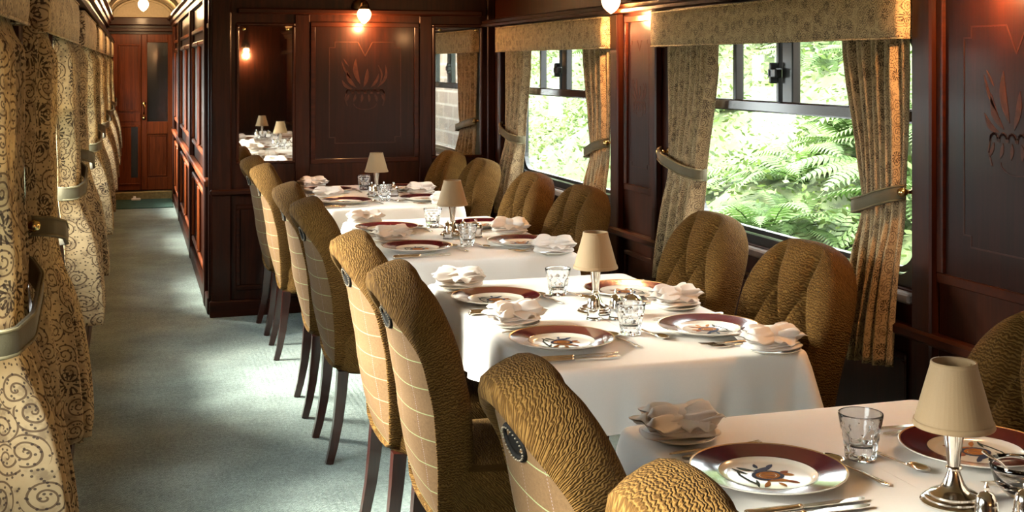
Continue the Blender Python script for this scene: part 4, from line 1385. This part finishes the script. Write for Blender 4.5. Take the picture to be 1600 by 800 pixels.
def make_tumbler():
    t = thing('glass_tumbler', 'x', 'glass')
    N = 60
    def sq(a, z):
        q = sstep(0.012, 0.02, z) * sstep(0.082, 0.070, z)
        return 1 + 0.045 * q * (abs(math.cos(6 * a)) - 0.5)
    b = MB()
    def cutp(a, z):
        q = sstep(0.008, 0.016, z) * sstep(0.074, 0.064, z)
        g = abs(math.cos(4 * a)) ** 0.5
        arch = sstep(0.0, 0.012, 0.066 - 0.010 * (1 - g) - z)
        return 1 - 0.20 * q * arch * (1 - g) - 0.012 * q * math.sin(z * 420) * g
    zs = [0.008 + 0.002 * k for k in range(34)]
    b.lathe([(0.0, 0.0), (0.024, 0.0), (0.0275, 0.002), (0.0290, 0.006)] + [(0.0292 + 0.0105 * (z - 0.008) / 0.066, z) for z in zs] + [(0.0405, 0.078), (0.0415, 0.084), (0.0410, 0.0865), (0.0395, 0.087)], n=90, squash=cutp, caps=False)
    b.lathe([(0.0395, 0.087), (0.0375, 0.078), (0.0320, 0.058), (0.0280, 0.044), (0.0245, 0.032), (0.0200, 0.026), (0.0, 0.0245)], n=90, caps=False)
    b.build('cup', 'glass', t, smooth=True)
    return t
def make_lamp():
    t = thing('table_lamp', 'x', 'lamp')
    b = MB()
    b.lathe([(0.0, 0.0), (0.050, 0.0), (0.0545, 0.002), (0.0550, 0.005), (0.0520, 0.008), (0.0480, 0.009), (0.0475, 0.012), (0.0440, 0.014), (0.0405, 0.0145), (0.0400, 0.018), (0.0360, 0.020), (0.0290, 0.022), (0.0230, 0.027), (0.0180, 0.035), (0.0140, 0.045), (0.0110, 0.053), (0.0100, 0.058)], n=48, caps=False)
    autosmooth(b.build('foot', 'silver', t, smooth=True), 32)
    b = MB(); b.lathe([(0.010, 0.056), (0.0135, 0.059), (0.0135, 0.062), (0.010, 0.064)], n=32, caps=False); b.build('collar', 'silver', t, smooth=True)
    b = MB(); b.lathe([(0.0100, 0.063), (0.0120, 0.085), (0.0160, 0.115), (0.0190, 0.145), (0.0195, 0.158), (0.010, 0.160), (0.007, 0.165), (0.007, 0.20), (0.0, 0.20)], n=16, squash=lambda a, z: 1 + 0.03 * math.cos(8 * a), caps=False)
    b.build('stem', 'silver', t, smooth=True)
    b = MB()
    for (r0, z0, r1, z1) in ((0.0660, 0.132, 0.0365, 0.238),):
        b.lathe([(r0, z0), (r1, z1), (r1 - 0.002, z1), (r0 - 0.002, z0), (r0, z0)], n=48, caps=False)
    b.build('lamp_shade', 'shade', t, smooth=False)
    autosmooth(t.children[-1], 40)
    b = MB()
    b.lathe([(0.0663, 0.131), (0.0672, 0.133), (0.0652, 0.1405), (0.0642, 0.1405)], n=48, caps=False)
    b.build('bottom_trim', 'shade', t, smooth=True)
    b = MB()
    b.lathe([(0.0380, 0.2325), (0.0382, 0.2335), (0.0372, 0.239), (0.0350, 0.239)], n=48, caps=False)
    b.build('top_trim', 'shade', t, smooth=True)
    b = MB()
    for k in range(3):
        a = 2 * PI * k / 3; b.tube([(0, 0, 0.200), (0.036 * math.cos(a), 0.036 * math.sin(a), 0.232)], 0.0012, 6)
    b.build('shade_carrier', 'silver', t)
    return t
def make_shaker():
    t = thing('salt_shaker', 'x', 'shaker')
    b = MB(); b.lathe([(0.0, 0.0), (0.021, 0.0), (0.0215, 0.003), (0.0185, 0.008), (0.0175, 0.028), (0.017, 0.034)], n=24, squash=lambda a, z: 1 + 0.03 * math.cos(12 * a), caps=False); b.build('glass_body', 'glass', t, smooth=True)
    b = MB(); b.lathe([(0.0190, 0.032), (0.0195, 0.034), (0.0185, 0.036), (0.0192, 0.038), (0.0180, 0.040), (0.0175, 0.052), (0.0150, 0.062), (0.0095, 0.069), (0.0035, 0.0715), (0.0028, 0.074), (0.0042, 0.076), (0.0042, 0.079), (0.002, 0.082), (0.0022, 0.084), (0.0, 0.087)], n=28, caps=False); b.build('cap', 'silver', t, smooth=True)
    return t
def make_mustard():
    t = thing('mustard_pot', 'x', 'condiment pot')
    b = MB(); b.lathe([(0.0, 0.0), (0.028, 0.0), (0.029, 0.003), (0.0265, 0.010), (0.0265, 0.040)], n=30, squash=lambda a, z: 1 + 0.02 * math.cos(14 * a), caps=False); b.build('glass_body', 'glass', t, smooth=True)
    b = MB(); b.lathe([(0.0285, 0.038), (0.0295, 0.041), (0.0285, 0.046), (0.0290, 0.049), (0.0240, 0.058), (0.0130, 0.064), (0.004, 0.066), (0.003, 0.069), (0.006, 0.073), (0.006, 0.077), (0.0, 0.081)], n=32, caps=False)
    b.build('lid', 'silver', t, smooth=True)
    b = MB(); b.tube([(0.028, 0, 0.040), (0.045, 0, 0.038), (0.048, 0, 0.022), (0.030, 0, 0.010)], 0.0025, 8); b.build('handle', 'silver', t, smooth=True)
    return t
# cutlery lies along +x, handle end at x=-L/2, centred
def flat_handle(b, x0, x1, w0, w1, z=0.003, th=0.0018, mi=0):
    n = 14
    vs = []
    P = []
    for k in range(n + 1):
        q = k / n; x = lerp(x0, x1, q)
        w = lerp(w0, w1, sstep(0.0, 0.75, q)) * (math.sqrt(min(1, q * 8)) if q < 0.125 else 1)
        P.append((x, w, z + 0.0015 * math.sin(PI * q)))
    up, dn = [], []
    for x, w, zz in P:
        up += [(x, w, zz), (x, w * 0.5, zz + th), (x, -w * 0.5, zz + th), (x, -w, zz)]
        dn += [(x, 0, zz - th)]
    m = len(P)
    fs = []
    for i in range(m - 1):
        for j in range(3): fs.append((i * 4 + j, i * 4 + j + 1, (i + 1) * 4 + j + 1, (i + 1) * 4 + j))
        fs.append((i * 4 + 3, 4 * m + i, 4 * m + i + 1, (i + 1) * 4 + 3)); fs.append((4 * m + i, i * 4, (i + 1) * 4, 4 * m + i + 1))
    b.add(up + dn, fs, mi)
def make_fork():
    t = thing('fork', 'x', 'fork')
    b = MB(); flat_handle(b, -0.098, 0.028, 0.0098, 0.0034); b.build('handle', 'gilt', t, smooth=True)
    b = MB()
    vs, fs = [], []
    for k in range(7):
        q = k / 6; x = lerp(0.024, 0.055, q); w = lerp(0.0034, 0.0115, sstep(0, 0.8, q)); z = 0.003 - 0.0005 * q
        vs += [(x, -w, z + 0.001), (x, w, z + 0.001), (x, w, z - 0.0008), (x, -w, z - 0.0008)]
    for i in range(6):
        for j in range(4): fs.append((i * 4 + j, i * 4 + (j + 1) % 4, (i + 1) * 4 + (j + 1) % 4, (i + 1) * 4 + j))
    b.add(vs, fs)
    for j in range(4):
        y = -0.0097 + j * 0.00645
        b.tube([(0.053, y, 0.0026), (0.075, y, 0.0030), (0.100, y * 0.96, 0.0060)], [0.0020, 0.0017, 0.0009], 6)
    b.build('tines', 'silver', t)
    return t
def make_spoon():
    t = thing('spoon', 'x', 'spoon')
    b = MB(); flat_handle(b, -0.092, 0.045, 0.0092, 0.0030); b.build('handle', 'gilt', t, smooth=True)
    b = MB()
    def bw(a, v):
        th = 2 * PI * a; r = v
        x = 0.066 + 0.027 * math.cos(th) * r; y = 0.0175 * math.sin(th) * r * (1 - 0.12 * math.cos(th))
        return (x, y, 0.0020 + 0.0075 * r * r)
    b.grid(bw, 32, 8, closeu=True)
    o = b.build('bowl', 'silver', t, smooth=True)
    md = o.modifiers.new('thick', 'SOLIDIFY'); md.thickness = 0.001
    return t
def make_knife():
    t = thing('table_knife', 'x', 'knife')
    b = MB(); b.tube([(-0.115, 0, 0.006), (-0.111, 0, 0.006), (-0.07, 0, 0.006), (-0.02, 0, 0.006), (-0.012, 0, 0.006)], [0.0085, 0.0100, 0.0085, 0.0068, 0.0078], 10, flat=0.55, up=(0, 0, 1)); b.build('handle', 'gilt', t, smooth=True)
    b = MB()
    P = [(-0.012, -0.0055), (0.085, -0.0085), (0.105, -0.006), (0.112, 0.002), (0.108, 0.0062), (-0.012, 0.0062)]
    n = len(P)
    b.add([(x, y, 0.0050) for x, y in P] + [(x, y, 0.0066) for x, y in P], [tuple(range(n))[::-1], tuple(range(n, 2 * n))] + [(i, (i + 1) % n, n + (i + 1) % n, n + i) for i in range(n)])
    b.build('blade', 'silver', t)
    return t

protos = {'dinner_plate': make_plate(), 'side_plate': make_side_plate(), 'n1': make_napkin(1), 'n2': make_napkin(5), 'n3': make_napkin(9),
          'tumbler': make_tumbler(), 'lamp': make_lamp(), 'shaker': make_shaker(), 'mustard': make_mustard(), 'fork': make_fork(), 'spoon': make_spoon(), 'knife': make_knife()}
used = set()
def place(key, x, y, z, rz, label, group, scale=None, name=None):
    p = protos[key]
    if key in used:
        o = dup(p, (x, y, z), rz, label, group)
    else:
        used.add(key); o = p
        o.location = (x, y, z); o.rotation_euler = (0, 0, rz); o['label'] = label
        if group: o['group'] = group
    if scale: o.scale = (scale,) * 3
    elif o.scale[0] != 1: o.scale = (1, 1, 1)
    if name: o.name = name
    return o
jr = random.Random(11)
TSH = ['nearest table', 'second table', 'third table', 'farthest table']
ni = 0
for ti, cy in enumerate(TABLES):
    T_ = TSH[ti]
    for side in ('aisle', 'window'):
        for fb in ('nearer', 'farther'):
            if ti == 0 and fb == 'nearer': continue
            if side == 'aisle':
                px, py, rz = 1.084, cy + (0.247 if fb == 'farther' else -0.365), 0.0
            else:
                px, py, rz = 1.525, cy + (0.25 if fb == 'farther' else -0.335), PI
            ca, sa = math.cos(rz), math.sin(rz)
            def L(a, c): return px + a * ca - c * sa, py + a * sa + c * ca
            seat = '%s side, %s place of the %s' % (side, fb, T_)
            place('dinner_plate', px, py, SZ, rz + jr.uniform(-0.15, 0.15), 'maroon-rimmed crested plate, ' + seat, 'crested dinner plates')
            x, y = L(-0.05, 0.262); place('side_plate', x, y, SZ, rz, 'small white side plate under a napkin, ' + seat, 'side plates')
            nk = ('n1', 'n2', 'n3')[ni % 3]; ni += 1
            place(nk, x, y, SZ + 0.004, rz + PI / 2 + jr.uniform(-0.35, 0.35), 'white napkin folded as a bow, ' + seat, 'napkins tied as bows', 1.08)
            def cut(key, a, c, r, lab, grp, sc=None, nm=None, z=0):
                x, y = L(a, c); place(key, x, y, SZ + z, rz + r + jr.uniform(-0.03, 0.03), lab + seat, grp, sc, nm)
            cut('fork', 0.0, 0.150, 0.0, 'silver fork touching the plate, ', 'silver table forks')
            cut('fork', -0.015, 0.176, 0.04, 'silver fork beside the side plate, ', 'silver table forks')
            cut('knife', -0.01, -0.152, 0.02, 'silver knife touching the plate rim, ', 'silver table knives')
            cut('knife', -0.02, -0.180, -0.01, 'outer silver knife right of the plate, ', 'silver table knives')
            cut('spoon', 0.170, -0.015, PI / 2 + 0.15, 'silver spoon laid above the plate, ', 'silver dessert spoons', 0.95)
    if True:
        for fb, dy, dx in (('farther', 0.295, -0.005), ('nearer', -0.305, -0.005)):
            if ti == 0 and fb == 'nearer': continue
            place('tumbler', TX + dx, cy + dy, SZ, jr.uniform(0, 1), 'cut glass tumbler in the middle of the %s, %s end' % (T_, fb), 'cut glass tumblers')
        place('lamp', TX + 0.012, cy + 0.045 if ti == 0 else cy + 0.005, SZ, 0, 'silver table lamp with beige shade on the ' + ['nearest table', 'second table from the front', 'third table from the front', 'farthest table by the partition'][ti], 'silver table lamps')
        lx, ly = TX + 0.012, cy
        place('shaker', lx - 0.045, ly - 0.095, SZ, 0.4, 'silver-topped salt shaker nearest the lamp on the ' + T_, 'silver-topped shakers')
        place('shaker', lx + 0.020, ly - 0.105, SZ, 1.4, 'silver-topped pepper shaker beside the mustard pot on the ' + T_, 'silver-topped shakers', None, 'pepper_shaker')
        place('mustard', lx + 0.080, ly - 0.085, SZ, 0.9, 'glass mustard pot with silver lid on the ' + T_, 'mustard pots')
# glass bowl on the nearest table
t = thing('sugar_bowl', 'clear glass bowl with a spoon at the right edge of the nearest table', 'bowl', (1.455, 1.755, SZ))
b = MB(); b.lathe([(0.0, 0.0), (0.022, 0.0), (0.026, 0.004), (0.040, 0.02), (0.048, 0.045), (0.050, 0.056), (0.048, 0.056), (0.045, 0.045), (0.037, 0.022), (0.0, 0.008)], n=36, caps=False); b.build('bowl', 'glass', t, smooth=True)
b = MB(); b.tube([(0.01, 0, 0.014), (-0.03, 0.01, 0.055), (-0.06, 0.02, 0.075)], [0.005, 0.002, 0.003], 8); b.build('spoon', 'silver', t, smooth=True)

# ------------------------------------------------------------------ outside, right: bank with ferns; brick wall behind
def bank_z(x, y):
    return -0.9 + 0.75 * (x - 2.7) + 0.15 * math.sin(1.7 * y) + 0.12 * math.sin(3.1 * x + y) + 0.05 * math.sin(7 * y + 5 * x)
b = MB()
b.grid(lambda a, v: (lambda x, y: (x, y, bank_z(x, y)))(2.7 + 8.3 * v, 3.4 + 24 * a), 70, 34)
tag(b.build('ground_bank', 'soil', smooth=True), kind='structure')
b = MB(); b.box((2.75, -8, -1.2), (9, 3.4, -1.0)); b.box((-30, -20, -1.2), (-0.6, 40, -1.0)); tag(b.build('ground_trackside', 'soil'), kind='structure')
rl = random.Random(5)
b = MB()
for i in range(60000):
    q = rl.random() ** 1.2
    x = 2.95 + 6.8 * q; y = rl.uniform(3.6, 25)
    if y > 8 + (x - 2.9) * 6: continue
    z = bank_z(x, y) + rl.uniform(0.0, 0.42) * (0.5 + rl.random())
    s_ = rl.uniform(0.014, 0.036) * (1 + 0.08 * (x - 3) )
    a = rl.uniform(0, 2 * PI); el = rl.uniform(-0.3, 0.9)
    d = Vector((math.cos(a) * math.cos(el), math.sin(a) * math.cos(el), math.sin(el)))
    w = d.cross(Vector((rl.uniform(-1, 1), rl.uniform(-1, 1), 1))).normalized()
    p = Vector((x, y, z))
    b.add([p, p + d * s_ + w * s_ * 0.5, p + d * s_ * 2.1, p + d * s_ - w * s_ * 0.5], [(0, 1, 2, 3)])
tag(b.build('undergrowth', 'leaf'), 'dense pale green undergrowth covering the bank outside the right windows', 'undergrowth', kind='stuff')
def fern_mesh(seed):
    r = random.Random(seed); b = MB()
    for k in range(15):
        a = 2 * PI * k / 15 + r.uniform(-0.25, 0.25); L = r.uniform(0.55, 0.9); lift = r.uniform(0.7, 1.2)
        d = Vector((math.cos(a), math.sin(a), 0)); side = Vector((-d.y, d.x, 0))
        def P(q): return d * (L * q) + Vector((0, 0, L * lift * (q - 0.85 * q * q)))
        b.tube([P(i / 8) for i in range(9)], [0.006 * (1 - 0.08 * i) for i in range(9)], 4)
        for i in range(3, 26):
            q = i / 26; p = P(q); w = 0.20 * L * math.sin(PI * min(1, q * 1.05)) ** 0.7 * (1 - 0.3 * q)
            tn = (P(q + 0.02) - P(q - 0.02)).normalized()
            for s_ in (-1, 1):
                e = side * s_
                tip = p + e * w + tn * w * 0.35 - Vector((0, 0, w * 0.25))
                hw_ = tn * L * 0.017
                b.add([p - hw_, p + e * w * 0.5 - hw_ * 0.9 + tn * w * 0.12, tip, p + e * w * 0.5 + hw_ * 0.9 + tn * w * 0.12, p + hw_], [(0, 1, 2, 3, 4)])
    return b
fp = [fern_mesh(i).build('fern', 'fern') for i in range(3)]
fu = [False] * 3
for i in range(48):
    x = 3.2 + 4.6 * rl.random(); y = rl.uniform(4.0, 9) + (x - 3) * rl.uniform(0, 2.6)
    kx = i % 3
    if not fu[kx]: o = fp[kx]; fu[kx] = True
    else:
        o = fp[kx].copy(); COL.objects.link(o)
    o.location = (x, y, bank_z(x, y) - 0.02); s_ = rl.uniform(0.6, 1.15); o.scale = (s_, s_, s_); o.rotation_euler = (0, -0.25, rl.uniform(0, 6.28))
    tag(o, 'green fern growing among undergrowth on the bank outside the right windows', 'fern', 'ferns on the bank')
# brick wall and red post outside, seen in the corner mirror
b = MB(); b.box((3.35, -6, -1.0), (3.6, 3.3, 3.0)); tag(b.build('brick_wall', 'brick'), 'old brick wall outside, glimpsed in the corner mirror reflection', 'wall')
b = MB(); b.box((3.14, 1.20, -1.0), (3.20, 1.26, 2.8), bev=0.01); tag(b.build('red_post', 'red_post'), 'red painted post outside, glimpsed in the corner mirror', 'post')
